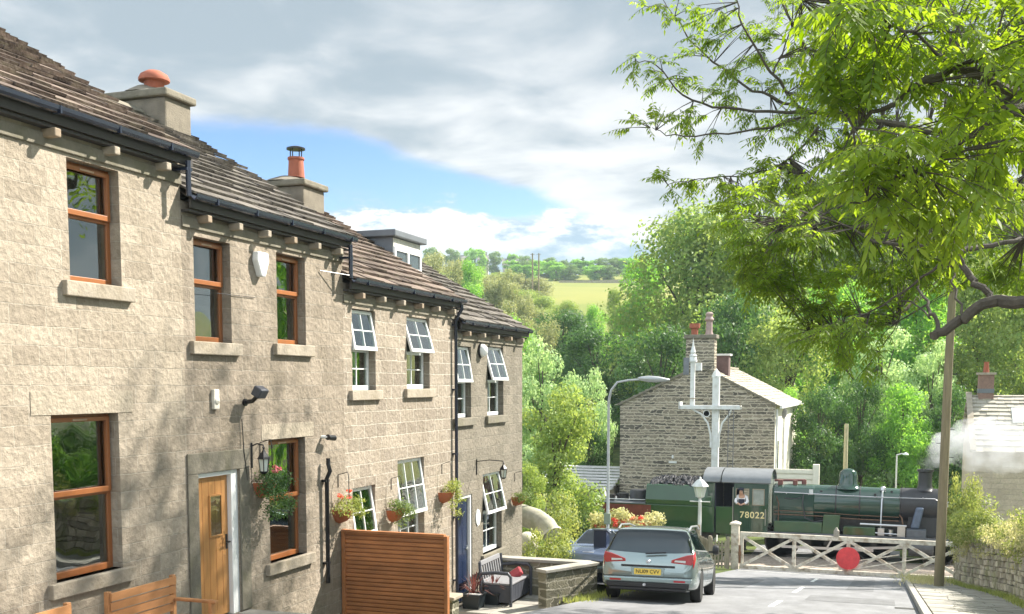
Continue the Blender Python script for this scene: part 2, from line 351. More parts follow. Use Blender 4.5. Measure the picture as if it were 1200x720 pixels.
def clump_points(centers, radii, per, rg, squash=.75):
    """leaf positions and normals on and in leafy clumps"""
    Ps = []; Ns = []
    for c, r in zip(centers, radii):
        k = int(per*(r**2)); d = rg.normal(size=(k, 3)); d /= np.linalg.norm(d, axis=1, keepdims=True)
        rr = r*np.power(rg.uniform(.15, 1, size=(k, 1)), .45)*(1+.18*np.sin(d[:, :1]*5+c[0]*3)*np.cos(d[:, 1:2]*4+c[1]))
        p = d*rr; p[:, 2] *= squash
        Ps.append(p + np.array(c)); Ns.append(d + rg.normal(size=(k, 3))*.55 + np.array([0, 0, .35]))
    return np.concatenate(Ps), np.concatenate(Ns)

# ------------------------------------------------------------------ the ground
def frange(a, b, s):
    r = []; 
    while a < b-1e-6: r.append(a); a += s
    return r
def sheet(name, xs, ys, zf, m, sm=True):
    nx, ny = len(xs), len(ys)
    vs = [(x, y, zf(x, y)) for y in ys for x in xs]
    fs = [(j*nx+i, j*nx+i+1, (j+1)*nx+i+1, (j+1)*nx+i) for j in range(ny-1) for i in range(nx-1)]
    return MB().add(vs, fs).build(name, m, None, sm, fix=False)
def hill_z(x, y):
    z = gz(x, y)
    if y > 60: z += 1.6*mn.noise(Vector((x*.02, y*.02, 0)))*smooth(60, 120, y)
    return z
GM = bpy.data.materials.new('ground_cover'); GM.use_nodes = True
def _gm():
    nt = GM.node_tree; L = nt.links; b = nt.nodes['Principled BSDF']; b.inputs['Roughness'].default_value = .95; b.inputs['Specular IOR Level'].default_value = .15
    tc = _n(nt, 'ShaderNodeTexCoord')
    n1 = _n(nt, 'ShaderNodeTexNoise', i_Scale=1.4, i_Detail=6.); n2 = _n(nt, 'ShaderNodeTexNoise', i_Scale=.02, i_Detail=5.)
    for n in (n1, n2): L.new(tc.outputs['Object'], n.inputs['Vector'])
    cr = _n(nt, 'ShaderNodeValToRGB'); cr.color_ramp.elements[0].position = .35; cr.color_ramp.elements[0].color = (.035, .05, .015, 1)
    cr.color_ramp.elements[1].position = .65; cr.color_ramp.elements[1].color = (.12, .15, .04, 1); L.new(n1.outputs['Fac'], cr.inputs[0])
    c2 = _n(nt, 'ShaderNodeValToRGB'); c2.color_ramp.elements[0].position = .35; c2.color_ramp.elements[0].color = (.16, .19, .04, 1)
    c2.color_ramp.elements[1].position = .65; c2.color_ramp.elements[1].color = (.24, .235, .06, 1); L.new(n2.outputs['Fac'], c2.inputs[0])
    sp = _n(nt, 'ShaderNodeSeparateXYZ'); L.new(tc.outputs['Object'], sp.inputs[0])
    mr = _n(nt, 'ShaderNodeMapRange'); mr.inputs['From Min'].default_value = 150; mr.inputs['From Max'].default_value = 210; L.new(sp.outputs[1], mr.inputs['Value'])
    mx = _n(nt, 'ShaderNodeMix', data_type='RGBA'); L.new(mr.outputs[0], mx.inputs[0]); L.new(cr.outputs[0], mx.inputs[6]); L.new(c2.outputs[0], mx.inputs[7])
    L.new(mx.outputs[2], b.inputs['Base Color'])
    bp = _n(nt, 'ShaderNodeBump', i_Strength=.6, i_Distance=.05); L.new(n1.outputs['Fac'], bp.inputs['Height']); L.new(bp.outputs[0], b.inputs['Normal'])
_gm()
xs = [-1000, -800, -500, -350, -250, -180, -130, -100, -80, -60, -45, -32, -24, -18, -14, -11, -9, -8.4, -7.5, -6.8, -6.4, -6.0, -5.8, -5.6, -5.45, -5.36, -5.2] + frange(-4.5, 2.6, .8) + [2.8, 3.2, 3.8, 4.5, 5.5, 7, 10, 15, 25, 40, 60, 90, 130, 200, 350, 600, 1000]
ys = [-60, -40, -25, -15, -8, -4] + frange(0, 24, 2) + [24, 24.6, 25.2, 26, 26.6, 28, 31, 34, 37, 38.5, 40, 42, 42.7, 44, 46, 49, 53, 58, 64, 70, 80, 90, 100, 115, 130, 150, 170, 190, 215, 240, 270, 300, 340, 380, 420, 470, 520, 580, 650, 750, 900, 1300]
tag(sheet('ground', xs, ys, lambda x, y: hill_z(x, y), GM), kind='structure')
RX0, RX1 = -6.1, .72
rz_ = lambda x, y: -1.45 - .137*min(y, 42.7) + .02
rys = [-20] + frange(0, 42.7, 1.5) + [42.7, 44, 49.6]
tag(sheet('road', [-5.35, -5.0, -4.5, -3, -1.5, 0, .72], rys, lambda x, y: rz_(x, y), ASPH), kind='structure')
tag(sheet('parking_bay', [-10.5, -8, -5.354], [25.4, 26.5, 28, 31, 34.5], lambda x, y: rz_(x, y)+.004, ASPH), kind='structure')
# kerb, flags
pv = MB(); y = -3.
rg_ = random.Random(3)
while y < 39.4:
    L_ = rg_.uniform(.5, .85); x = .90
    while x < 2.95:
        w = min(rg_.uniform(.45, .8), 3.0-x)
        z0 = -1.45-.137*y+.145; z1 = -1.45-.137*(y+L_)+.145; dz = rg_.uniform(-.006, .006)
        g = .007
        pv.add([(x+g, y+g, z0-.1), (x+w-g, y+g, z0-.1), (x+w-g, y+L_-g, z1-.1), (x+g, y+L_-g, z1-.1), (x+g, y+g, z0+dz), (x+w-g, y+g, z0+dz), (x+w-g, y+L_-g, z1+dz), (x+g, y+L_-g, z1+dz)],
               [(0,3,2,1),(4,5,6,7),(0,1,5,4),(1,2,6,5),(2,3,7,6),(3,0,4,7)])
        x += w
    y += L_
tag(pv.build('pavement', PAVE), kind='structure')
tag(sheet('pavement_bed', [.88, 1.9, 3.02], frange(-3, 40, 2)+[39.5], lambda x, y: -1.45-.137*y+.118, EARTH), kind='structure')
kb = MB(); y = -3.
while y < 39.4:
    z0 = -1.45-.137*y; z1 = -1.45-.137*(y+.9)
    kb.add([(.735, y, z0-.1), (.88, y, z0-.1), (.88, y+.892, z1-.1), (.735, y+.892, z1-.1), (.735, y, z0+.14), (.88, y, z0+.15), (.88, y+.892, z1+.15), (.735, y+.892, z1+.14)],
           [(0,3,2,1),(4,5,6,7),(0,1,5,4),(1,2,6,5),(2,3,7,6),(3,0,4,7)]); y += .9
tag(kb.build('kerb', CONC, bev=.01), kind='structure')
dm = MB()
for y0, y1 in ((21.2, 23.4), (27.0, 30.2), (34., 37.), (14.5, 17.)):
    ss = frange(y0, y1, .5)+[y1]
    for a, b in zip(ss, ss[1:]):
        dm.add([(-2.10, a, rz_(0, a)+.005), (-1.99, a, rz_(0, a)+.005), (-1.99, b, rz_(0, b)+.005), (-2.10, b, rz_(0, b)+.005)], [(0, 1, 2, 3)])
dm.add([(-5.2, 40.9, rz_(0, 40.9)+.005), (.4, 40.6, rz_(0, 40.6)+.005), (.4, 40.85, rz_(0, 40.85)+.005), (-5.2, 41.15, rz_(0, 41.15)+.005)], [(0, 1, 2, 3)])
tag(dm.build('road_marking', ROADP, fix=False), kind='structure')
def on_road(x0, x1, y0, y1, dz): return [(x0, y0, rz_(0, y0)+dz), (x1, y0, rz_(0, y0)+dz), (x1, y1, rz_(0, y1)+dz), (x0, y1, rz_(0, y1)+dz)]
pm = MB()
for a in ((-1.6, .3, 24.2, 26.4), (-4.9, -3.4, 28, 33.5), (-.9, -.2, 30, 39)): pm.add(on_road(*a, .0045), [(0, 1, 2, 3)])
tag(pm.build('road_patch', mat('patched_asphalt', (.145, .147, .152), .9, .3, 3, bump=.6, bscale=80), fix=False), kind='structure')
gm = MB().add(on_road(.28, .68, 23.2, 23.7, .006), [(0, 1, 2, 3)])
tag(gm.build('road_drain', mat('cast_iron', (.04, .038, .035), .6, .4, 30), fix=False), kind='structure')
# railway
tag(sheet('ballast_bed', [-80, -60, -40, -25, -15, -6.4], [43.6, 45, 47, 49, 51], lambda x, y: -7.44+.02*mn.noise(Vector((x, y, 0))), BALL), kind='structure')
tag(sheet('ballast_bed', [-6.4, -4, -2, 0, 1.6], [43.3, 45, 46.2], lambda x, y: -7.268, BALL), kind='structure')
tag(sheet('ballast_bed', [1.6, 3, 8, 15, 30, 60], [42.9, 45, 47, 49, 51], lambda x, y: -7.28, BALL), kind='structure')
tk = MB()
for yy in (46.28, 47.72): tk.box((-80, yy-.035, -7.30), (60, yy+.035, -7.255))
tag(tk.build('railway_rail', RODS), kind='structure')
sl = MB(); x = -40.
while x < -6.6: sl.box((x, 45.7, -7.43), (x+.25, 48.3, -7.31)); x += .7
tag(sl.build('railway_sleeper', GREYW), kind='structure')

# ------------------------------------------------------------------ houses
FX = -8.3            # facade plane of the terrace
PITCHR = R(31)
def facade(y0, y1, z0, z1, holes, rev=.15):
    """front face at x=0 local, with openings (ya, yb, za, zb), and their reveals going to -x"""
    m = MB()
    ysb = sorted({y0, y1} | {h[0] for h in holes} | {h[1] for h in holes}); zsb = sorted({z0, z1} | {h[2] for h in holes} | {h[3] for h in holes})
    for a, b in zip(ysb, ysb[1:]):
        for c, d in zip(zsb, zsb[1:]):
            cy, cz = (a+b)/2, (c+d)/2
            if any(h[0] < cy < h[1] and h[2] < cz < h[3] for h in holes): continue
            m.add([(0, a, c), (0, b, c), (0, b, d), (0, a, d)], [(0, 1, 2, 3)])
    for a, b, c, d in holes:
        m.add([(0, a, c), (-rev-.05, a, c), (-rev-.05, a, d), (0, a, d)], [(0, 1, 2, 3)])
        m.add([(0, b, c), (0, b, d), (-rev-.05, b, d), (-rev-.05, b, c)], [(0, 1, 2, 3)])
        m.add([(0, a, d), (-rev-.05, a, d), (-rev-.05, b, d), (0, b, d)], [(0, 1, 2, 3)])
        m.add([(0, a, c), (0, b, c), (-rev-.05, b, c), (-rev-.05, a, c)], [(0, 1, 2, 3)])
    return m
def slates(m, y0, y1, xe, ze, xr, zr, rg, rowh=.235, wmin=.26, wmax=.6, th=.035):
    """courses of stone slates climbing from the eave (xe, ze) to the ridge (xr, zr)"""
    L = math.hypot(xr-xe, zr-ze); u = Vector(((xr-xe)/L, 0, (zr-ze)/L)); nrm = Vector((-u.z, 0, u.x))
    if nrm.z < 0: nrm = -nrm
    s = 0.; row = 0
    while s < L-.05:
        h = rowh*(1.25-.5*s/L)
        y = y0 + rg.uniform(-.03, .02)
        while y < y1-.02:
            w = min(rg.uniform(wmin, wmax), y1-y+rg.uniform(-.01, .03)); t = th*rg.uniform(.75, 1.35)
            sa = s+rg.uniform(-.022, .015); sb = min(s+h*1.5, L)
            lift0 = t+.025+rg.uniform(-.004, .014); lift1 = .006
            p = lambda ss, yy, l: tuple(Vector((xe, 0, ze)) + u*ss + nrm*l + Vector((0, yy, 0)))
            j = rg.uniform(-.008, .008)
            ya, yb = y+.004, y+w-.004
            m.add([p(sa, ya, lift0-t), p(sa+j, yb, lift0-t), p(sb, yb, lift1-t), p(sb, ya, lift1-t), p(sa, ya, lift0), p(sa+j, yb, lift0+rg.uniform(-.004, .004)), p(sb, yb, lift1), p(sb, ya, lift1)],
                  [(0,3,2,1),(4,5,6,7),(0,1,5,4),(1,2,6,5),(2,3,7,6),(3,0,4,7)])
            y += w
        s += h; row += 1
def house(y0, y1, zg, ze, wallm, roofm, holes, label, seed, corb, over=.19):
    """terraced house; origin at the facade foot"""
    o = thing('terraced_house', (FX, 0, 0), label, 'house', 'stone houses stepping down the terrace')
    rg = random.Random(seed)
    wt = ze-.02                                     # facade top
    slope = math.tan(PITCHR); D = 3.25              # facade to ridge
    zr = ze + .02 + slope*(D+over)
    m = facade(y0, y1, zg-.6, wt, holes)
    for y in (y0+.001, y1-.001):
        m.add([(0, y, zg-.6), (0, y, wt), (-D, y, zr-.12), (-2*D, y, wt), (-2*D, y, zg-.6)], [(0, 1, 2, 3, 4)])
    m.add([(-2*D, y0, zg-.6), (-2*D, y1, zg-.6), (-2*D, y1, wt), (-2*D, y0, wt)], [(0, 1, 2, 3)])
    m.build('wall', wallm, o, fix=False)
    # partition and floor seen through the glass
    pt = MB(); pt.box((-1.1, y0+.05, zg), (-1.0, y1-.05, wt-.1)); pt.box((-1.0, y0+.05, (zg+ze)/2-.12), (-.16, y1-.05, (zg+ze)/2)); pt.build('room_partition', ROOM, o)
    rf = MB(); ov = .0
    slates(rf, y0-.02, y1+.10, over, ze+.02, -D, zr, rg)
    slates(rf, y0-.02, y1+.10, -2*D-over, ze+.02, -D, zr, rg, rowh=.4)
    dk = MB(); dk.add([(over-.04, y0, ze-.01), (over-.04, y1+.06, ze-.01), (-D, y1+.06, zr-.05), (-D, y0, zr-.05), (-2*D-over+.04, y1+.06, ze-.01), (-2*D-over+.04, y0, ze-.01)], [(0, 1, 2, 3), (3, 2, 4, 5)])
    r = rf.build('roof', roofm, o, fix=False)
    dk.build('roof_deck', TIMB, r, fix=False)
    rd = MB(); y = y0
    while y < y1:
        w = rg.uniform(.4, .55); rd.prism([(-D-.16, zr-.05), (-D-.13, zr+.0), (-D, zr+.10+rg.uniform(-.008, .008)), (-D+.13, zr+.0), (-D+.16, zr-.05)], 'y', y+.005, min(y+w, y1+.08)); y += w
    rd.build('ridge_stones', DRESSD, r, bev=.01)
    # gutter
    gr = MB(); gx = over+.03; gzz = ze-.0
    sec = [(a*.85, b*.72+.01) for a, b in [(-.06, .045), (-.052, -.01), (-.03, -.045), (0, -.058), (.03, -.045), (.052, -.01), (.06, .045), (.05, .045), (.042, -.005), (0, -.046), (-.042, -.005), (-.05, .045)]]
    n = len(sec); vs = [(gx+a, yy, gzz+b) for yy in (y0-.02, y1+.05) for a, b in sec]
    gr.add(vs, [(i, (i+1) % n, n+(i+1) % n, n+i) for i in range(n)] + [tuple(range(n)), tuple(range(n, 2*n))])
    y = y0+.4
    while y < y1: gr.box((gx-.054, y, gzz-.036), (gx+.055, y+.025, gzz+.045)); y += .9
    gr.build('gutter', GUT, o)
    fb = MB(); fb.box((over-.065, y0, ze-.12), (over-.032, y1+.05, ze-.012)); fb.box((.01, y0, ze-.16), (over-.07, y1+.03, ze-.13)); fb.build('fascia', mat('dark_fascia', (.05, .045, .045), .6, .2), o)
    fz = MB(); fz.box((.004, y0+.002, ze-.34), (.03, y1-.002, ze-.20)); fz.build('frieze_course', DRESSD, o, bev=.008)
    for k in range(corb):
        yy = y0 + (k+.5)*(y1-y0)/corb
        MB().box((.003, yy-.045, ze-.255), (over+.0, yy+.045, ze-.165)).build('corbel', DRESS if k % 3 else TIMB, o, bev=.012)
    return o
def lintel_sill(win, ya, yb, za, zb, out=.07, sh=.165, ext=.13, m=DRESS):
    MB().box((-.14, ya-ext, za-sh), (out, yb+ext*1.2, za)).build('sill', m, win, bev=.012)
def brown_window(o, ya, yb, za, zb, split=.56, sill=True, curtain=None):
    """fanlight over fixed light, wood effect frame"""
    X = -.14; t = .062; zm = za + (zb-za)*split
    m = MB()
    m.box((X-.06, ya, za), (X, ya+t, zb)); m.box((X-.06, yb-t, za), (X, yb, zb)); m.box((X-.06, ya+t, zb-t), (X, yb-t, zb)); m.box((X-.06, ya+t, za), (X+.02, yb-t, za+t*1.2))
    m.box((X-.06, ya+t, zm-t*.5), (X+.005, yb-t, zm+t*.5))
    w = m.build('window', BROWN, o, bev=.006)
    s = MB(); q = .05; a, b, c, d = ya+t*.6, yb-t*.6, zm+.0, zb-t*.6       # projecting top sash
    s.box((X+.006, a, c), (X+.045, a+q, d)); s.box((X+.006, b-q, c), (X+.045, b, d)); s.box((X+.006, a+q, d-q), (X+.045, b-q, d)); s.box((X+.006, a+q, c), (X+.05, b-q, c+q*1.25))
    s.build('sash', BROWN, w, bev=.006)
    MB().box((X+.046, (a+b)/2-.11, d-.04), (X+.058, (a+b)/2+.11, d-.02)).build('trickle_vent', mat('vent_beige', (.45, .3, .2), .5), w)
    MB().box((X-.034, ya+t, zm+t*.5), (X-.022, yb-t, zb-t)).box((X-.034, ya+t, za+t), (X-.022, yb-t, zm-t*.5)).build('pane', GLASS, w)
    if curtain is not None:
        for c0, c1, c2, c3 in curtain:
            MB().box((X-.075, ya+.03+(yb-ya-.06)*c0, za+(zb-za)*c2), (X-.062, ya+.03+(yb-ya-.06)*c1, za+(zb-za)*c3)).build('curtain', CURT if c1-c0 < .95 or c3-c2 > .5 else BLIND, w)
    if sill: lintel_sill(w, ya, yb, za, zb)
    return w
def white_window(o, ya, yb, za, zb, tilt=24, frac=.5, cols=2, sill=True, smat=None):
    """white window with small panes whose top sash hangs open"""
    X = -.13; t = .05; zm = za+(zb-za)*(1-frac)
    m = MB(); m.box((X-.07, ya, za), (X, ya+t, zb)); m.box((X-.07, yb-t, za), (X, yb, zb)); m.box((X-.07, ya+t, zb-t), (X, yb-t, zb)); m.box((X-.07, ya+t, za), (X+.03, yb-t, za+t*1.6))
    if frac < .95:
        m.box((X-.07, ya+t, zm-.03), (X, yb-t, zm+.03))
        for k in range(1, cols): 
            yy = ya+t+(yb-ya-2*t)*k/cols; m.box((X-.045, yy-.011, za+t), (X-.015, yy+.011, zm-.03))
        zz = (za+t+zm)/2; m.box((X-.046, ya+t, zz-.011), (X-.016, yb-t, zz+.011))
    w = m.build('window', WHITE, o, bev=.005)
    if frac < .95: MB().box((X-.036, ya+t, za+t), (X-.026, yb-t, zm-.03)).build('pane', GLASS, w)
    H = (zb-t*.4)-(zm-.02); s = MB(); g = MB(); rot = Matrix.Translation((X+.02, 0, zb-t*.4)) @ Matrix.Rotation(R(tilt), 4, 'Y').inverted()
    s.M = rot; g.M = rot; q = .055; a, b = ya+.01, yb-.01
    s.box((0, a, -H), (.045, a+q, 0)); s.box((0, b-q, -H), (.045, b, 0)); s.box((0, a+q, -q), (.045, b-q, 0)); s.box((0, a+q, -H), (.045, b-q, -H+q*1.2))
    for k in range(1, cols): yy = a+q+(b-a-2*q)*k/cols; s.box((.01, yy-.011, -H+q), (.036, yy+.011, -q))
    s.box((.011, a+q, -H/2-.011), (.035, b-q, -H/2+.011))
    s.build('sash', WHITE, w, bev=.005); g.box((.018, a+q, -H+q), (.026, b-q, -q)).build('pane', GLASS, w)
    MB().box((X-.10, ya+.02, za+.02), (X-.085, ya+(yb-ya)*.4, zb-.03)).build('curtain', CURT, w)
    if sill: lintel_sill(w, ya, yb, za, zb, m=smat or DRESS)
    return w
def downpipe(o, y, z0, z1, x=.07, m=GUT, r=.034, swan=None):
    d = MB()
    pts = [(x, y, z0), (x, y, z1)]
    if swan: pts += [(x+.06, y, z1+.12), (swan, y, z1+.22), (swan, y, z1+.32)]
    d.tube(pts, r, 10)
    z = z0+.3
    while z < z1: d.box((.005, y-.055, z), (x+.02, y+.055, z+.035)); z += 1.3
    return d.build('downpipe', m, o, True)
def block(o, name, a, b, m, bev=.01): return MB().box(a, b).build(name, m, o, bev=bev)

S_H1B = mat('lintel_stone', (.35, .30, .23), .95, .2, 9, bump=.9, bscale=22)
zE = [2.80, 2.30, 1.67, 1.27]
# house one
h1 = house(3.2, 11.3, -3.1, zE[0], S_H1, SLATE, [(9.36, 10.18, 1.12, 2.42), (9.0, 10.05, -2.1, -.31)], 'pale rough stone house nearest the camera, with brown windows and red capped chimney behind', 1, 9)
brown_window(h1, 9.36, 10.18, 1.12, 2.42, curtain=[(.45, 1, .02, .98)]); brown_window(h1, 9.0, 10.05, -2.1, -.31, .5, curtain=[(.62, .98, .02, .86), (0, 1, .8, .97)])
block(h1, 'lintel', (.002, 8.72, -.31), (.007, 10.3, -.06), S_H1B)
downpipe(h1, 11.2, 2.30, 2.72, x=.2)
# house two
h2 = house(11.3, 15.45, -3.1, zE[1], S_H2, SLATEG, [(11.54, 12.34, .56, 1.88), (13.48, 14.28, .6, 1.9), (13.18, 14.2, -2.55, -.77), (11.5, 12.42, -3.1, -1.13)], 'stone house with golden oak front door and three brown windows', 2, 6)
brown_window(h2, 11.54, 12.34, .56, 1.88, curtain=[(.02, .98, .03, .97)]); brown_window(h2, 13.48, 14.28, .6, 1.9, curtain=[(.02, .98, .03, .5), (.5, .98, .5, .97)]); brown_window(h2, 13.18, 14.2, -2.55, -.77, .5, curtain=[(.02, .98, .03, .97)])
block(h2, 'lintel', (.002, 13.0, -.77), (.007, 14.45, -.55), S_H1B)
for a, b in ((11.28, 11.498), (12.422, 12.66)): block(h2, 'door_jamb_stone', (.003, a, -3.08), (.025, b, -1.13), DRESSD)
block(h2, 'door_lintel', (.003, 11.28, -1.128), (.026, 12.66, -.86), DRESSD)
fr = MB(); fr.box((-.16, 11.5, -3.1), (-.02, 11.55, -1.13)).box((-.16, 12.27, -3.1), (-.02, 12.42, -1.13)).box((-.16, 11.55, -1.19), (-.02, 12.27, -1.13))
dr = MB().box((-.13, 11.555, -3.08), (-.08, 12.265, -1.195)).build('door', OAK, h2, bev=.006)
fr.build('door_frame', WHITE, dr, bev=.006)
dl = MB()
for k in range(1, 5): dl.box((-.081, 11.56+k*.142-.003, -3.0), (-.0785, 11.56+k*.142+.003, -1.24))
dl.build('board_groove', BROWN, dr)
MB().box((-.081, 11.86, -1.98), (-.07, 12.10, -1.46)).build('door_window', GLASS, dr)
MB().box((-.082, 11.84, -2.0), (-.06, 11.86, -1.44)).box((-.082, 12.10, -2.0), (-.06, 12.12, -1.44)).box((-.082, 11.86, -1.46), (-.06, 12.10, -1.44)).box((-.082, 11.86, -2.0), (-.055, 12.10, -1.98)).build('glazing_bead', OAK, dr)
MB().tube([(-.08, 12.22, -2.1), (-.02, 12.22, -2.1), (-.02, 12.13, -2.11)], .011, 8).box((-.082, 12.20, -2.2), (-.072, 12.24, -2.0)).build('door_handle', BLK, dr, True)
downpipe(h2, 15.36, 1.70, 2.22, x=.2)
downpipe(h2, 14.72, -3.1, -1.45, m=BLK, swan=.1)
MB().tube([(.02, 12.5, -.45), (.03, 12.52, -.9), (.02, 12.6, -1.3)], .007, 6).tube([(.02, 14.7, 1.76), (.2, 15.33, 1.74)], .008, 6).tube([(.015, 12.0, 1.2), (.015, 12.9, 1.21)], .004, 5).build('cable', BLK, h2)
# house three
h3 = house(15.45, 20.15, -4.2, zE[2], S_H3, SLATE, [(15.75, 16.6, -.08, 1.26), (17.86, 18.9, -.06, 1.26), (15.7, 16.53, -2.85, -1.7), (17.43, 18.6, -3.0, -1.35)], 'light stone house with four white tilted open windows above the slatted screen', 3, 6)
white_window(h3, 15.75, 16.6, -.08, 1.26, 10, .5); white_window(h3, 17.86, 18.9, -.06, 1.26, 16, .5)
white_window(h3, 15.7, 16.53, -2.85, -1.7, 8, .72); white_window(h3, 17.43, 18.6, -3.0, -1.35, 8, .62, 3)
downpipe(h3, 20.06, -4.3, 1.3, swan=.2)
# house four
h4 = house(20.15, 24.42, -4.6, zE[3], S_H4, SLATEG, [(20.13+.06, 21.06, -.67, .81), (22.04, 23.08, -.67, .86), (21.75, 22.96, -3.72, -1.94), (20.15+.1, 21.1, -4.6, -2.3)], 'dark grey stone end house with navy front door and a roof dormer', 4, 5)
white_window(h4, 20.19, 21.06, -.67, .81, 10, .5, 2, smat=DRESSD); white_window(h4, 22.04, 23.08, -.67, .86, 16, .5, 2, smat=DRESSD); white_window(h4, 21.75, 22.96, -3.72, -1.94, 13, .5, 2, smat=DRESSD)
dr = MB().box((-.13, 20.32, -4.55), (-.08, 21.03, -2.37)).build('door', NAVY, h4, bev=.006)
MB().box((-.16, 20.25, -4.6), (-.02, 20.318, -2.3)).box((-.16, 21.032, -4.6), (-.02, 21.1, -2.3)).box((-.16, 20.318, -2.366), (-.02, 21.032, -2.3)).build('door_frame', WHITE, dr, bev=.006)
pn = MB()
for c, d in ((-4.4, -3.7), (-3.55, -3.0), (-2.9, -2.5)):
    for a, b in ((20.4, 20.63), (20.72, 20.95)): pn.box((-.082, a, c), (-.074, b, d))
pn.build('door_panel', NAVY, dr, bev=.004)
MB().box((-.08, 20.95, -3.5), (-.05, 20.98, -3.4)).tube([(-.05, 20.965, -3.45), (-.05, 20.87, -3.45)], .01).build('door_handle', STEEL, dr)
# dormer on house four
dm_ = MB(); X0, X1, Y0, Y1, Z0, Z1 = -3.2, -1.42, 19.75+.5, 21.65, 2.1, 3.06
dm_.box((X0, Y0, Z0), (X1, Y1, Z1)); dmo = dm_.build('dormer', LEAD, h4)
MB().box((X0-.1, Y0-.09, Z1), (X1+.12, Y1+.12, Z1+.14)).build('dormer_roof', LEAD, dmo, bev=.02)
MB().box((X1+.002, Y0+.03, Z1-.2), (X1+.02, Y1-.03, Z1-.02)).build('fascia', mat('pale_fascia', (.55, .54, .5), .6), dmo)
wm = MB(); a, b, c, d = Y0+.03, Y1-.03, Z0+.33, Z1-.2; xx = X1+.003
wm.box((xx, a, c), (xx+.05, a+.07, d)).box((xx, b-.07, c), (xx+.05, b, d)).box((xx, a+.07, d-.07), (xx+.05, b-.07, d)).box((xx, a+.07, c), (xx+.05, b-.07, c+.07)).box((xx, (a+b)/2-.04, c+.07), (xx+.05, (a+b)/2+.04, d-.07))
wm.build('dormer_window', WHITE, dmo); MB().box((xx, a+.07, c+.07), (xx+.02, b-.07, d-.07)).build('dormer_pane', mat('dark_pane', (.05, .07, .07), .08, coat=1.), dmo)
# chimneys, parts of the houses whose roofs carry them
def chimney(o, x0, x1, y0, y1, z0, z1):
    m = MB(); m.box((x0, y0, z0), (x1, y1, z1-.16)); c = m.build('chimney', MORT, o, bev=.03)
    MB().box((x0-.07, y0-.07, z1-.158), (x1+.07, y1+.07, z1-.03)).build('chimney_cap', DRESSD, c, bev=.03)
    fl = MB(); fl.lathe([(min(x1-x0, y1-y0)*.62, 0), (min(x1-x0, y1-y0)*.45, .07), (.18, .14)], ((x0+x1)/2, (y0+y1)/2, z1-.03), n=14); fl.build('flaunching', MORT, c, True)
    return c
ch = chimney(h2, -3.95, -2.75, 14.72, 15.4, 3.4, 4.78)
MB().lathe([(.16, 0), (.16, .12), (.25, .13), (.25, .17), (.22, .23), (.12, .29), (0, .31)], (-3.2, 15.05, 4.84), n=18).build('pot', POT_C, ch, True)
ch = chimney(h3, -3.95, -2.75, 19.0, 19.85, 2.8, 4.12)
MB().lathe([(.17, 0), (.15, .34), (.17, .36), (.17, .40)], (-3.15, 19.42, 4.2), n=16).build('pot', POT_C, ch, True)
ct = MB()
for k in range(4): t = k*PI/2; ct.tube([(-3.15+.13*math.cos(t), 19.42+.13*math.sin(t), 4.58), (-3.15+.13*math.cos(t), 19.42+.13*math.sin(t), 4.76)], .012, 6)
ct.lathe([(.19, 4.76), (.19, 4.79), (.1, 4.82)], (-3.15, 19.42, 0), n=16); ct.build('cowl', BLK, ch)

# yard: flags, step, screens
pt = MB(); rg_ = random.Random(5); y = 20.2
ptf = lambda y: -4.6
def flags(x0, x1, y0, y1, z, name):
    m = MB(); y = y0
    while y < y1-.05:
        L_ = min(rg_.uniform(.45, .7), y1-y); x = x0
        while x < x1-.05:
            w = min(rg_.uniform(.5, .9), x1-x); m.box((x+.005, y+.005, z-.12), (x+w-.005, y+L_-.005, z+rg_.uniform(-.005, .005))); x += w
        y += L_
    return tag(m.build(name, PAVE, bev=.006), kind='structure')
flags(-8.28, -6.3, 19.9, 22.1, -4.6, 'patio'); flags(-8.28, -6.2, 6, 12.6, -3.1, 'garden_path'); flags(-8.28, -6.3, 12.65, 19.88, -4.78, 'yard_paving')

# ------------------------------------------------------------------ fittings on the walls
def lantern_mb(): 
    g = MB(); g.lathe([(.055, 0), (.075, .17)], (0, 0, 0), n=6)
    f = MB(); f.lathe([(.03, -.04), (.06, -.01), (.06, 0)], (0, 0, 0), n=6); f.lathe([(.10, .17), (.085, .2), (.03, .27), (.012, .30), (.02, .33), (0, .36)], (0, 0, 0), n=6)
    for k in range(6): t = k*PI/3; f.tube([(.056*math.cos(t), .056*math.sin(t), 0), (.078*math.cos(t), .078*math.sin(t), .17)], .007, 5)
    return f, g
def wall_lantern(y, z, out, label, sc=1., arm=True):
    o = thing('wall_lantern', (FX, y, z), label, 'wall lamp', 'lanterns on the terrace')
    M = Matrix.Translation((out, 0, -.2)) @ Matrix.Scale(sc, 4); f, g = lantern_mb()
    f.v = [tuple(M @ Vector(p)) for p in f.v]; g.v = [tuple(M @ Vector(p)) for p in g.v]
    f.build('lantern_cage', BLK, o); g.build('lantern_glass', LAMPG, o)
    top = -.2+.36*sc
    MB().tube([(0, 0, top-.02), (out*.5, 0, top+.02), (out, 0, top)], .01, 6).tube([(.012, 0, top+.03), (.012, 0, top-.32*sc)], .011, 6).build('bracket', BLK, o)
wall_lantern(12.74, -.98, .2, 'black wall lantern beside the oak door above flower basket')
wall_lantern(21.35, -1.75, .62, 'black lantern on long bracket beside navy door', .95)
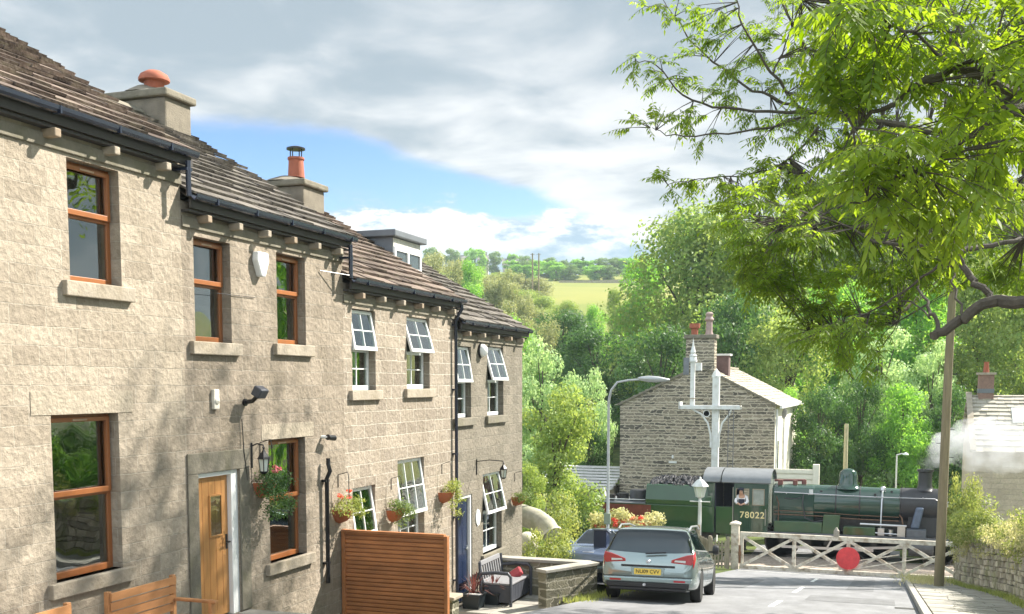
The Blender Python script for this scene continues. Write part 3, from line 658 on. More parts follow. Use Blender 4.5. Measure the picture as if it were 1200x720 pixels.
def basket(y, z, seed, label, flower=None, trail=.25, pot='round', w=.24, leaf=L_BASK, n=420, out=.2):
    o = thing('hanging_basket', (FX, y, z), label, 'flower basket', 'flower baskets along the terrace wall')
    m = MB()
    m.lathe([(.03, -.23), (w*.55, -.19), (w*.85, -.1), (w, 0), (w*.95, 0), (w*.8, -.08)], (.02, 0, 0), n=16, a0=-PI/2, a1=PI/2)
    m.build('basket_pot', TERRA, o, True)
    rg = np.random.default_rng(seed)
    c = [(out+rg.uniform(-.1, .12), rg.uniform(-w, w), rg.uniform(-.05, .16)) for _ in range(9)] + [(out+.1, rg.uniform(-w, w), -rg.uniform(0, 1)*trail) for _ in range(4)]
    if seed == 1: c += [(out+rg.uniform(-.05, .14), rg.uniform(-.3, .28), rg.uniform(-.35, .05)) for _ in range(12)]
    P, N = clump_points(c, [.14]*len(c), 4600, rg)
    leaves_mesh('foliage', P, N, rg.uniform(.025, .05, len(P)), 1.8, seed, leaf, o)
    if flower is not None:
        c = [(out+rg.uniform(-.1, .1), rg.uniform(-w*.8, w*.8), rg.uniform(.1, .28)) for _ in range(4)]
        P, N = clump_points(c, [.05]*4, 12000, rg); leaves_mesh('blossom', P, N, rg.uniform(.02, .035, len(P)), 1.2, seed, flower, o)
    br = MB().tube([(.01, 0, .35), (.01, 0, .55), (.18, 0, .60), (out, 0, .52), (out, 0, .2)], .007, 6)
    br.build('hanger', BLK, o)
    return o
basket(12.95, -1.35, 1, 'trailing basket of pink and white flowers between oak door and brown window', PINKF, .7, w=.22, leaf=L_BASKD)
basket(15.2, -1.98, 2, 'terracotta basket with orange flowers on the wall between brown window and slatted screen', ORANF, .1, leaf=L_SHR)
basket(17.15, -2.2, 3, 'leafy basket with no flowers left of large tilted white window', None, .3)
basket(19.45, -2.1, 4, 'yellow green trailing basket left of the navy door', None, .45, leaf=L_SHR)
basket(23.85, -2.62, 5, 'plain terracotta half pot near the far corner of the end house', None, .0, w=.30)
def simple(name, m, mt, loc, label, cat, group=None, sm=False, bev=0.):
    o = m.build(name, mt, None, sm, bev); o.location = loc; return tag(o, label, cat, group)
simple('alarm_box', MB().prism([(-.13, .12), (.13, .12), (.15, 0), (.05, -.22), (-.05, -.22), (-.15, 0)], 'x', 0, .10), WHITE, (FX, 13.0, 1.72), 'white alarm box on the wall between two upper brown windows', 'alarm box', bev=.02)
simple('sensor_box', MB().box((0, -.06, -.13), (.05, .06, .13)).lathe([(.05, 0), (.05, .06), (0, .08)], (0, 0, -.02), 'x', 10), mat('cream_plastic', (.62, .58, .5), .5), (FX, 11.9, -.18), 'small cream sensor box above the oak door', 'sensor', bev=.01)
o = thing('security_light', (FX, 12.6, -.15), 'dark security light on a swivel above the oak door', 'security light')
MB().tube([(0, 0, -.08), (.12, .02, -.06), (.18, .03, 0)], .03, 8).lathe([(.05, 0), (.05, .03)], (0, 0, -.08), 'x', 12).build('swivel_arm', BLK, o, True)
lm = MB(); lm.M = Matrix.Translation((.22, .05, .06)) @ Matrix.Rotation(R(30), 4, 'Y'); lm.box((-.07, -.1, -.07), (.07, .1, .07)); lm.build('lamp_housing', RTAN, o, bev=.02)
o = thing('security_camera', (FX, 14.7, -.8), 'small dark security camera on the wall right of house two', 'camera')
MB().tube([(0, 0, 0), (.1, 0, .0), (.12, .05, .0)], .025, 8).build('mount', WHITE, o, True); MB().tube([(.12, -.02, 0), (.14, .16, -.02)], .045, 12).build('camera_body', BLK, o, True)
o = thing('bulkhead_light', (FX, 21.6, .75), 'round white bulkhead lamp between upper windows of end house', 'wall lamp')
MB().lathe([(.15, 0), (.15, .05)], (0, 0, 0), 'x', 20).build('base_ring', BLK, o, True); MB().lathe([(.14, .05), (.13, .1), (.08, .15), (0, .17)], (0, 0, 0), 'x', 20).build('diffuser', WHITE, o, True)
ov = MB(); ov.lathe([(.17, 0), (.17, .02), (.15, .025), (0, .026)], (0, 0, 0), 'x', 24)
o = simple('house_sign', ov, WHITE, (FX, 21.42, -2.85), 'white oval plate on the wall between navy door and lower window', 'sign', sm=True); o.scale = (1, .75, 1.05)

# ------------------------------------------------------------------ slatted screen, low walls, furniture
o = thing('slatted_screen', (-8.28, 15.3, -4.25), 'tall orange slatted timber screen standing out from the wall', 'fence panel')
m = MB(); k = 0; z = .15
while z < 1.86: m.box((.06, -.015, z), (1.80, .015, z+.05)); z += .068
m.build('batten', CEDAR, o)
MB().box((0, -.05, 0), (.06, .04, 1.93)).build('post', CEDAR, o, bev=.005); MB().box((1.80, -.05, 0), (1.86, .04, 1.90)).build('post', CEDAR, o, bev=.005)
MB().box((.06, -.045, 1.88), (1.80, .045, 1.925)).build('top_rail', CEDAR, o, bev=.005)
MB().box((.06, .016, .15), (1.80, .02, 1.87)).build('backing_board', CEDAR, o)
o = thing('gate_pillar', tuple(onp(524, 720, 1, 18.0)), 'squat stone pillar with flat pale cap beside the slatted screen', 'pillar')
zt = onp(524, 697, 1, 18.0).z - o.location.z
MB().box((-.17, -.17, -.8), (.17, .17, zt-.07)).build('pillar_shaft', RUB2, o, bev=.01); MB().box((-.23, -.23, zt-.07), (.23, .23, zt)).build('capstone', DRESS, o, bev=.015)
# low wall
def wall_run(pts, zb, zt, th, o, name='wall_leg', m=RUB2, cap=CONC, oh=.035, ch=.07):
    for a, b in zip(pts, pts[1:]):
        a2 = Vector(a); b2 = Vector(b)
        w = MB(); w.bar((a2.x, a2.y, (zb+zt-ch)/2), (b2.x, b2.y, (zb+zt-ch)/2), th, zt-ch-zb); w.build(name, m, o)
        d = (b2-a2).normalized()*.04
        w = MB(); w.bar((a2.x-d.x, a2.y-d.y, zt-ch/2), (b2.x+d.x, b2.y+d.y, zt-ch/2), th+2*oh, ch); w.build('coping', cap, o, bev=.012)
o = thing('low_stone_wall', (0, 0, 0), 'low greenish stone wall with flat coping round the patio, beside silver car', 'wall')
A = onp(631, 714, 2, -4.6); B = onp(690, 706, 2, -4.6)
wall_run([(A.x+.05, A.y+.1), (B.x, B.y+.35)], -4.95, -3.78, .24, o)
wall_run([(B.x-.16, B.y+.46), (-8.29, B.y+.50)], -4.95, -3.80, .24, o)
# storage bench against the end house
o = thing('storage_bench', (-7.62, 21.35, -4.6), 'grey plastic storage bench with arms on the patio', 'garden bench', rz=0)
bx = MB().box((-.28, -.62, .06), (.30, .62, .42)); bx.build('storage_box', RTAN, o, bev=.015)
gl = MB()
for k in range(12): yy = -.56+k*.102; gl.box((.3005, yy, .1), (.306, yy+.07, .38))
gl.build('side_slats', RTAN, o)
MB().box((-.30, -.60, .425), (.33, .60, .47)).build('seat', RTAN2, o, bev=.012)
bk = MB(); bk.M = Matrix.Translation((-.30, 0, .46)) @ Matrix.Rotation(R(-10), 4, 'Y'); bk.box((-.03, -.58, 0), (.02, .58, .06)); bk.box((-.03, -.58, .36), (.02, .58, .46))
for k in range(9): bk.box((-.02, -.58+k*.1375, .06), (.01, -.58+k*.1375+.06, .36))
bk.build('backrest', RTAN2, o, bev=.01)
for s in (-1, 1):
    MB().tube([(.34, s*.66, 0), (.34, s*.66, .62), (.28, s*.66, .69), (0, s*.66, .70), (-.33, s*.66, .66)], [.035, .035, .04, .04, .035], 8).tube([(-.30, s*.66, 0), (-.36, s*.66, .9)], .03, 8).build('arm', RTAN, o, True)
simple('cushion', MB().box((-.14, -.16, 0), (.14, .16, .1)), mat('red_cushion', (.35, .05, .06), .9), (-7.5, 21.75, -4.12), 'small red cushion on the storage bench', 'cushion', bev=.04).rotation_euler = (R(20), R(-35), R(20))
def planter(x, y, seed, label, s=1., dx=.2):
    o = thing('planter', (x, y, -4.6), label, 'planter', 'square planters beside the navy door')
    w = .2*s; h = .3*s
    m = MB(); m.add([(-w*.85, -w*.85, 0), (w*.85, -w*.85, 0), (w*.85, w*.85, 0), (-w*.85, w*.85, 0), (-w, -w, h), (w, -w, h), (w, w, h), (-w, w, h)], [(0,3,2,1), (0,1,5,4), (1,2,6,5), (2,3,7,6), (3,0,4,7)])
    m.box((-w-.02, -w-.02, h-.03), (w+.02, -w+.01, h+.01)).box((-w-.02, w-.01, h-.03), (w+.02, w+.02, h+.01)).box((-w-.02, -w+.01, h-.03), (-w+.01, w-.01, h+.01)).box((w-.01, -w+.01, h-.03), (w+.02, w-.01, h+.01))
    m.build('pot', mat('planter_black', (.012, .018, .022), .4), o, bev=.008)
    MB().box((-w+.01, -w+.01, h-.06), (w-.01, w-.01, h-.03)).build('soil', mat('pebble_mulch', (.4, .4, .38), .9, .6, 30), o)
    V = []; rg = random.Random(seed)
    for k in range(46):
        t = rg.uniform(0, 2*PI); el = rg.uniform(.25, 1.35); L_ = rg.uniform(.35, .62)*s; c = Vector((math.cos(t)*math.cos(el), math.sin(t)*math.cos(el), math.sin(el)))
        sd = Vector((-math.sin(t), math.cos(t), 0))*.011; b0 = Vector((0, 0, h)); mid = b0 + c*L_*.55 + Vector((0, 0, .03)); tip = b0 + c*L_ - Vector((0, 0, .12*math.cos(el)*L_/.5))
        V += [b0-sd*.6, b0+sd*.6, mid+sd, mid-sd, mid-sd, mid+sd, tip+sd*.1, tip-sd*.1]
    raw_quads('plant', np.array([list(p) for p in V]), L_CORD, o)
planter(-7.98, 20.35, 1, 'larger square black planter with spiky purple plant, nearer the door'); planter(-7.72, 20.85, 2, 'smaller square dark planter with spiky plant, next to storage bench', .85)
# garden benches of the first house
def garden_bench(y, L_, label):
    o = thing('garden_bench', (-7.75, y, -3.1), label, 'garden bench', 'teak benches outside the first house')
    bk = MB()
    for k in range(4): bk.bar((-.02+k*-.012, -L_/2, .84-k*.105), (-.02+k*-.012, L_/2, .84-k*.105), .022, .085)
    bk.build('backrest', TEAK, o)
    st = MB()
    for k in range(5): st.box((.04+k*.095, -L_/2, .42), (.12+k*.095, L_/2, .445))
    st.build('seat', TEAK, o)
    for s in (-1, 1):
        MB().box((-.09, s*L_/2-.03, 0), (-.035, s*L_/2+.03, .90)).build('leg', TEAK, o, bev=.006)
        MB().box((.44, s*L_/2-.03, 0), (.49, s*L_/2+.03, .64)).build('leg', TEAK, o, bev=.006)
        MB().box((-.03, s*L_/2-.035, .60), (.54, s*L_/2+.035, .635)).build('armrest', TEAK, o, bev=.01)
    return o
garden_bench(9.75, 1.1, 'orange wooden garden bench just left of the oak door')
garden_bench(8.05, 1.1, 'orange wooden garden bench at the bottom left corner of the photo')
o = thing('garden_table', (-6.75, 8.25, -3.1), 'small white topped garden table between the two wooden benches', 'table')
MB().box((-.4, -.4, .70), (.4, .4, .74)).build('tabletop', WHITE, o, bev=.01)
for a in (-1, 1):
    for b in (-1, 1): MB().box((a*.36-.02, b*.36-.02, 0), (a*.36+.02, b*.36+.02, .70)).build('leg', TEAK, o)

# ------------------------------------------------------------------ cars
def catmull(p, t):
    n = len(p); i = min(int(t), n-2); f = t-i
    a, b, c, d = p[max(i-1, 0)], p[i], p[i+1], p[min(i+2, n-1)]
    return .5*((2*b)+(c-a)*f+(2*a-5*b+4*c-d)*f*f+(3*b-a-3*c+d)*f**3)
def car(name, loc, rz, st, paint, label, wheels, wr, rearlamps, plate=None, front=False, group=None, tiltx=0, sc=1.):
    """st: stations (y, zb, hw, zbelt, hwbelt, zroofedge, hwroof, zroof)"""
    o = thing(name, loc, label, 'car', group, rz); o.rotation_euler = (tiltx, 0, rz); o.scale = (sc,)*3
    secs = []
    for (y, zb, hw, zs, hs, zr, hr, zc) in st:
        secs.append([Vector((hw*.80, y, zb)), Vector((hw*.97, y, zb+.06)), Vector((hw, y, zb+(zs-zb)*.45)), Vector((hw*.985, y, zb+(zs-zb)*.78)), Vector((hs, y, zs)),
                     Vector((hs+(hr-hs)*.5, y, zs+(zr-zs)*.52)), Vector((hr, y, zr)), Vector((hr*.72, y, zr+(zc-zr)*.75)), Vector((0, y, zc))])
    nt_, nv = len(st), 9
    def S(t, v):
        col = [catmull([s[j] for s in secs], t) for j in range(nv)]
        return catmull(col, v)
    NT, NV = (nt_-1)*7, (nv-1)*4
    b = MB(); vs = []; 
    for i in range(NT+1):
        for j in range(NV+1): vs.append(S(i*(nt_-1)/NT, j*(nv-1)/NV))
    K = NV+1; n0 = len(vs)
    full = [tuple(p) for p in vs] + [(-p.x, p.y, p.z) for p in vs]
    fs = []
    for i in range(NT):
        for j in range(NV):
            q = (i*K+j, i*K+j+1, (i+1)*K+j+1, (i+1)*K+j); fs.append(q); fs.append(tuple(n0+k for k in q[::-1]))
    for i in range(NT): fs.append((i*K, (i+1)*K, n0+(i+1)*K, n0+i*K))
    e = [j for j in range(K)]; fs.append(tuple(e + [n0+j for j in e[::-1][1:]])); e = [NT*K+j for j in range(K)]; fs.append(tuple([n0+j for j in e[::-1]] + e)[::-1])
    b.add(full, fs)
    body = b.build('body', paint, o, True)
    bm = bmesh.new(); bm.from_mesh(body.data); bmesh.ops.remove_doubles(bm, verts=bm.verts, dist=.001); bmesh.ops.recalc_face_normals(bm, faces=bm.faces); bm.to_mesh(body.data); bm.free()
    cut = MB()
    for wy in wheels:
        for s in (-1, 1): cut.lathe([(wr*1.16, 0), (wr*1.16, .34)], (s*.99-(.34 if s > 0 else 0)*1, wy, wr), 'x', 28)
    cu = cut.build('cut', CARBLK); md = body.modifiers.new('b', 'BOOLEAN'); md.object = cu; md.operation = 'DIFFERENCE'; md.solver = 'EXACT'
    bpy.context.view_layer.update()
    cu.parent = o; bpy.context.view_layer.update()
    me = bpy.data.meshes.new_from_object(body.evaluated_get(bpy.context.evaluated_depsgraph_get())); body.modifiers.clear()
    body.data = me; bpy.data.objects.remove(cu)
    me.materials.clear(); me.materials.append(paint)
    me.polygons.foreach_set('use_smooth', [True]*len(me.polygons)); me.set_sharp_from_angle(angle=R(42))
    def patch(nm, poly, m, par, off=.006, both=True, k=8, parent=None):
        """poly: four (t, v) corners"""
        for s in ((1, -1) if both else (1,)):
            q = MB(); vs = []
            for i in range(k+1):
                for j in range(k+1):
                    u, w = i/k, j/k
                    t = (poly[0][0]*(1-u)+poly[1][0]*u)*(1-w)+(poly[3][0]*(1-u)+poly[2][0]*u)*w
                    v = (poly[0][1]*(1-u)+poly[1][1]*u)*(1-w)+(poly[3][1]*(1-u)+poly[2][1]*u)*w
                    p = S(t, v); e_ = .02
                    dt = S(min(t+e_, nt_-1.001), v)-S(max(t-e_, 0), v); dv = S(t, min(v+e_, nv-1.001))-S(t, max(v-e_, 0))
                    n = dv.cross(dt).normalized()
                    if n.dot(Vector((p.x, p.y-2.3, p.z-.6))) < 0: n = -n
                    p = p+n*off; vs.append((s*p.x, p.y, p.z))
            q.add(vs, [(i*(k+1)+j, (i+1)*(k+1)+j, (i+1)*(k+1)+j+1, i*(k+1)+j+1) for i in range(k) for j in range(k)])
            q.build(nm, m, parent or o, True)
    w_, = (None,)
    for wy in wheels:
        for s in (-1, 1):
            cx = s*.84
            w = MB().lathe([(wr*.66, -.1), (wr*.93, -.105), (wr, -.06), (wr, .06), (wr*.93, .105), (wr*.66, .1)], (cx, wy, wr), 'x', 32).build('wheel', TYRE, o, True)
            rm = MB().lathe([(wr*.66, .085), (wr*.62, .05), (wr*.6, .0)] if s > 0 else [(wr*.66, -.085), (wr*.62, -.05), (wr*.6, .0)], (cx, wy, wr), 'x', 28)
            for k in range(7):
                a = 2*PI*k/7; rm.bar((cx+s*.05, wy+.05*math.cos(a), wr+.05*math.sin(a)), (cx+s*.07, wy+wr*.62*math.cos(a), wr+wr*.62*math.sin(a)), .045, .02, (s, 0, 0))
            rm.lathe([(.07, 0), (.07, s*.08)], (cx, wy, wr), 'x', 12)
            rm.build('rim', ALLOY, w)
            MB().lathe([(wr*.58, -.01), (wr*.58, .01)], (cx, wy, wr), 'x', 20).build('brake_disc', LUND, w)
    return o, S, patch, body
EST = [(.00, .46, .70, .62, .70, .64, .62, .66), (.03, .36, .82, .70, .80, .76, .70, .78), (.09, .30, .885, .86, .85, .89, .78, .91), (.22, .27, .925, .99, .87, 1.10, .76, 1.12), (.38, .25, .94, 1.00, .875, 1.29, .72, 1.32), (.58, .24, .94, .99, .88, 1.40, .69, 1.45),
       (1.2, .22, .94, .97, .885, 1.425, .67, 1.50), (2.0, .22, .94, .95, .885, 1.44, .67, 1.515), (2.7, .22, .94, .94, .875, 1.41, .61, 1.49), (3.15, .22, .94, .94, .865, 1.26, .62, 1.34), (3.62, .22, .94, .93, .85, .99, .72, 1.02), (4.1, .24, .93, .87, .82, .90, .66, .93), (4.5, .28, .90, .77, .76, .79, .6, .82), (4.75, .34, .82, .66, .66, .68, .5, .70), (4.83, .42, .7, .58, .56, .60, .4, .61)]
crz = R(3.5)
cbx, cby = -4.27, 20.05
slope = math.atan(.137)
car1, S1, patch1, body1 = car('parked_car', (cbx, cby, gz(cbx, cby)+.005), crz, EST, CARSIL, 'silver green estate car seen from behind, parked on the left of the road', (1.02, 3.87), .325, True, tiltx=-slope)
# side windows, rear screen, lamps
patch1('rear_screen', [(2.75, 4.5), (2.25, 8), (4.7, 8), (4.75, 6.2)], CARGL, None, .006)
patch1('side_window', [(4.9, 4.35), (6.25, 4.35), (6.25, 6.0), (5.1, 5.9)], CARGL, None, .005)
patch1('side_window', [(6.32, 4.35), (7.25, 4.35), (7.3, 6.05), (6.32, 6.0)], CARGL, None, .005)
patch1('side_window', [(7.33, 4.35), (8.95, 4.35), (8.3, 6.0), (7.38, 6.05)], CARGL, None, .005)
patch1('windscreen', [(9.0, 6.4), (10.1, 6.2), (10.1, 8), (8.9, 8)], CARGL, None, .006)
patch1('tail_lamp', [(1.75, 2.9), (2.7, 3.3), (3.5, 4.15), (2.0, 4.25)], TAIL, None, .008)
for s in (-1, 1): tl = MB().prism([(s*.44, .79), (s*.84, .76), (s*.88, .86), (s*.86, .97), (s*.74, .95), (s*.45, .85)], 'y', .03, .14); tl.build('tail_lamp', TAIL, car1, bev=.01)
MB().box((-.52, -.012, .70), (.52, .04, .735)).build('tailgate_strip', CARBLK, car1)
for t_0 in (4.95, 6.28, 7.31, 8.75): patch1('door_seam', [(t_0, 1.2), (t_0+.025, 1.2), (t_0+.025, 4.3), (t_0, 4.3)], CARBLK, None, .003)
patch1('window_trim', [(4.85, 4.22), (9.0, 4.22), (9.0, 4.32), (4.85, 4.32)], ALLOY, None, .004, k=16)
for s in (-1, 1): MB().prism([(s*.50, .815), (s*.72, .80), (s*.72, .845), (s*.52, .845)], 'y', .02, .05).build('reversing_lamp', CLEAR, car1, bev=.004)
MB().lathe([(.045, -.012), (.04, -.02), (0, -.022)], (0, .045, .80), 'y', 16).build('tailgate_badge', ALLOY, car1, True)
MB().bar((-.86, -.028, .515), (.86, -.028, .515), .012, .012).build('bumper_seam', CARBLK, car1)
MB().prism([(-.30, .52), (.30, .52), (.33, .69), (-.33, .69)], 'y', -.018, .03).build('plate_recess', CARSIL, car1, bev=.006)
pl = MB().box((-.26, -.028, .55), (.26, -.019, .665)).build('number_plate', PLATE, car1)
text('plate_text', 'NU09 CVV', .098, BLK, pl, Matrix.Translation((0, -.0295, .607)) @ Matrix.Rotation(R(90), 4, 'X'), .001)
MB().box((-.80, -.035, .30), (.80, .05, .40)).box((-.74, -.02, .24), (.74, .1, .30)).build('bumper_lower', CARBLK, car1, bev=.02)
bmp = MB().prism([(-.85, .40), (.85, .40), (.87, .50), (-.87, .50)], 'y', -.05, .08).build('bumper', CARSIL, car1, bev=.025)
for s in (-1, 1): MB().box((s*.62-.11, -.056, .425), (s*.62+.11, -.045, .46)).build('reflector', TAIL, bmp)
MB().lathe([(.028, -.10), (.028, -.02)], (-.05, 0, .36), 'y', 12).build('tow_ball', RODS, car1, True)
MB().bar((-.06, .05, .955), (.34, .075, .985), .025, .03).build('rear_wiper', BLK, car1)
for s in (-1, 1):
    MB().tube([(s*.70, .62, 1.42), (s*.71, .95, 1.51), (s*.71, 2.0, 1.535), (s*.68, 2.7, 1.48)], .02, 8).build('roof_rail', ALLOY, car1, True)
    mr = MB(); mr.M = Matrix.Translation((s*1.02, 3.15, 1.03)); mr.lathe([(.0, -.08), (.09, -.06), (.11, 0), (.09, .06), (0, .08)], (0, 0, 0), 'x', 12); mr.bar((-s*.15, .0, -.05), (0, 0, -.04), .06, .04)
    mo = mr.build('mirror', CARBLK, car1, True)
    hd = MB(); 
    for yy in (1.75, 2.75): hd.box((s*.935, yy, .82), (s*.965, yy+.2, .85))
    hd.build('door_handle', CARSIL, car1)
# second car, nose towards us
HB = [(.00, .40, .70, .62, .68, .66, .5, .68), (.08, .28, .82, .72, .78, .78, .62, .80), (.4, .24, .88, .86, .82, .90, .66, .93), (.85, .22, .90, .92, .84, .96, .68, .99), (1.25, .2, .90, .94, .85, 1.16, .66, 1.2), (1.7, .2, .9, .95, .86, 1.38, .60, 1.43),
      (2.3, .2, .9, .96, .86, 1.42, .6, 1.48), (3.0, .2, .9, .98, .86, 1.40, .6, 1.47), (3.5, .22, .9, .99, .86, 1.32, .6, 1.40), (3.85, .26, .88, .99, .84, 1.10, .66, 1.16), (4.0, .36, .8, .8, .76, .86, .6, .9)]
p2 = Vector((-7.05, 25.75, 0)); p2.z = rz_(p2.x, p2.y)+.02
car2, S2, patch2, body2 = car('parked_car', tuple(p2), R(-3), HB, CARSIL2, 'pale blue silver hatchback half hidden behind the low wall and black cabinet', (.75, 3.25), .31, True, tiltx=-slope, sc=.93)
patch2('windscreen', [(3.2, 6.1), (3.2, 8), (4.85, 8), (4.85, 6.5)], CARGL, None, .006)
patch2('side_window', [(3.7, 4.3), (5.9, 4.3), (5.9, 6.0), (4.9, 5.95)], CARGL, None, .005)
patch2('side_window', [(6.0, 4.3), (7.9, 4.3), (7.6, 6.0), (6.0, 6.0)], CARGL, None, .005)
patch2('headlight', [(.8, 3.0), (1.9, 3.3), (2.1, 4.3), (1.0, 5.2)], CLEAR, None, .006)
patch2('bonnet_badge', [(.9, 7.6), (1.1, 7.6), (1.1, 8), (.9, 8)], ALLOY, None, .006)
MB().box((-.5, -.03, .45), (.5, .05, .58)).build('grille', CARBLK, car2, bev=.02); MB().box((-.72, -.03, .26), (.72, .06, .38)).build('bumper_intake', CARBLK, car2, bev=.02)
for s in (-1, 1): MB().tube([(s*.88, 1.45, .98), (s*1.02, 1.4, 1.02)], [.04, .09], 8).build('mirror', CARSIL2, car2, True)

# ------------------------------------------------------------------ street lamp, cabinet, lamp post, pole, fences, gate
b = onp(712, 652, 1, 28.9); g0 = gz(b.x, b.y)
o = thing('street_lamp', (b.x, b.y, g0), 'tall grey steel street lamp with curved neck over the parked cars', 'street lamp')
T = atd(712, 470, 30).z-g0; Tt = atd(735, 446, 30).z-g0
MB().tube([(0, 0, -.2), (0, 0, 1.1), (0, 0, 1.15), (0, 0, T), (.06, .02, T+.3), (.22, .07, T+.52), (.5, .17, Tt), (.85, .28, Tt+.03)], [.08, .08, .046, .038, .034, .032, .03, .03], 12).build('pole', STEEL, o, True)
hd = MB(); hd.M = Matrix.Translation((.85, .28, Tt+.03)) @ Matrix.Rotation(R(18), 4, 'Z') @ Matrix.Rotation(R(3), 4, 'Y'); hd.lathe([(.025, -.1), (.06, .0), (.09, .2), (.085, .45), (.035, .75), (0, .8)], (0, 0, .02), 'x', 12)
hd.v = [p for p in hd.v]; h_ = hd.build('lamp_head', STEEL, o, True)
MB().box((-.09, -.1, 1.55), (.09, -.04, 1.85)).build('number_plate', mat('faded_green', (.22, .27, .19), .7), o)
q = atd(705, 632, 27.5); g0 = gz(q.x, q.y)
o = thing('street_cabinet', (q.x, q.y, g0), 'black metal cabinet with sloping lid at the foot of the street lamp', 'cabinet')
zt = atd(705, 620, 27.5).z-g0
MB().prism([(-.17, 0), (.17, 0), (.17, zt-.12), (-.17, zt)], 'x', -.17, .17).build('cabinet_body', NAVY, o, bev=.01)
MB().prism([(-.20, zt), (.20, zt-.14), (.20, zt-.11), (-.20, zt+.03)], 'x', -.2, .2).build('lid', mat('cabinet_lid', (.2, .22, .26), .4), o)
# bent pipe and rounded stone past the corner of the end house
o = thing('bent_duct', tuple(atd(612, 640, 29)), 'thick weathered bent pipe emerging past the end house corner', 'pipe')
P = [atd(596, 603, 29), atd(612, 604, 28.8), atd(628, 609, 28.5), atd(640, 617, 28.2), atd(647, 628, 28.0)]
L0 = Vector(o.location)
MB().tube([p-L0 for p in P], [.30, .30, .29, .28, .27], 20, cap=False).build('pipe', mat('weathered_pipe', (.36, .34, .26), .85, .3, 4, bump=.4, dirt=((.2, .21, .12), 3., .6)), o, True)
MB().tube([P[-2]-L0+(P[-1]-P[-2])*.85, P[-1]-L0+(P[-1]-P[-2])*.03], [.31, .31], 20, cap=False).tube([P[-2]-L0, P[-1]-L0-(P[-1]-P[-2])*.02], [.22, .24], 16, cap=True).build('rim', mat('pipe_rim', (.45, .43, .36), .8), o, True)
q = atd(618, 652, 27.6); gq = gz(q.x, q.y)
st = MB(); st.lathe([(.30, -.9), (.30, .35), (.28, .5), (.2, .62), (.08, .68), (0, .69)], (0, 0, 0), n=16)
o = simple('stone_bollard', st, mat('pale_boulder', (.55, .52, .42), .9, .25, 5, bump=.5), (q.x, q.y, q.z-.05), 'rounded pale stone post beneath the bent pipe', 'stone post', sm=True)

# white heritage lamp post
q = onp(820, 600, 1, 44.3); zg = -7.3
o = thing('lamp_post', (q.x, q.y, zg), 'white heritage lamp post with glass lantern in front of the tender', 'lamp post')
zt = onp(820, 560, 1, 44.3).z-zg
MB().lathe([(.14, 0), (.14, .5), (.1, .58), (.085, .6), (.07, zt-1.05), (.09, zt-1.0), (.06, zt-.95), (.06, zt-.82)], (0, 0, 0), n=14).build('post', SIGW, o, True)
MB().tube([(-.42, 0, zt-1.0), (.42, 0, zt-1.0)], .022, 8).build('ladder_bar', SIGW, o, True)
MB().lathe([(.16, zt-.80), (.26, zt-.36)], (0, 0, 0), n=6).build('lantern_glass', LAMPG, o)
lc = MB().lathe([(.36, zt-.36), (.34, zt-.32), (.14, zt-.10), (.05, zt-.06), (.06, zt-.02), (0, zt+.05)], (0, 0, 0), n=6).lathe([(.1, zt-.84), (.18, zt-.80)], (0, 0, 0), n=6)
for k in range(6): t = k*PI/3; lc.tube([(.165*math.cos(t), .165*math.sin(t), zt-.8), (.265*math.cos(t), .265*math.sin(t), zt-.36)], .014, 5)
lc.build('lantern_roof', SIGW, o)

# telegraph pole by the kerb
g0 = -1.45-.137*33.3+.14
o = thing('telegraph_pole', (1.59, 33.3, g0), 'tall weathered wooden telegraph pole at the end of the right pavement', 'telegraph pole')
MB().tube([(0, 0, -.4), (.02, 0, 2), (.05, .0, 6), (.12, 0, 10.6)], [.145, .138, .12, .10], 14).build('pole', POLEW, o, True)
MB().bar((-.45, -.13, 9.9), (.65, -.13, 9.9), .07, .09).build('cross_arm', POLEW, o)
st = MB()
for k in range(9): z = 3.+k*.4; s = (-1)**k; st.tube([(s*.11+.04, 0, z), (s*.24+.04, 0, z)], .01, 5)
st.build('climbing_step', BLK, o)
# other poles and lamp behind the train
def slim(px, pyt, pyb, D, r, label, name='telegraph_pole', cat='telegraph pole', m=POLEW, arm=False):
    a = atd(px, pyt, D); g = hill_z(a.x, a.y); o = thing(name, (a.x, a.y, g), label, cat)
    MB().tube([(0, 0, -.5), (0, 0, a.z-g)], [r, r*.8], 8).build('pole', m, o, True)
    if arm: MB().bar((-.6, 0, a.z-g-.25), (.6, 0, a.z-g-.25), .08, .1).build('cross_arm', m, o)
    return o, a.z-g
slim(992, 497, 560, 57, .13, 'slim wooden pole behind the locomotive dome', m=mat('pale_pole', (.42, .38, .24), .9))
o, h = slim(1051, 533, 570, 58, .05, 'small pale platform lamp behind the boiler', 'platform_lamp', 'lamp post', SIGW)
MB().tube([(0, 0, h-.02), (.25, 0, h+.06), (.42, 0, h+.04)], .04, 6).lathe([(.16, h), (.1, h+.1), (0, h+.13)], (.45, 0, 0), n=10).build('lamp_head', SIGW, o)
slim(624, 297, 340, 255, .22, 'left one of the two slim dark poles on the hillside', arm=True); slim(631.5, 297, 340, 258, .2, 'right one of the two slim dark poles on the hillside', arm=True)

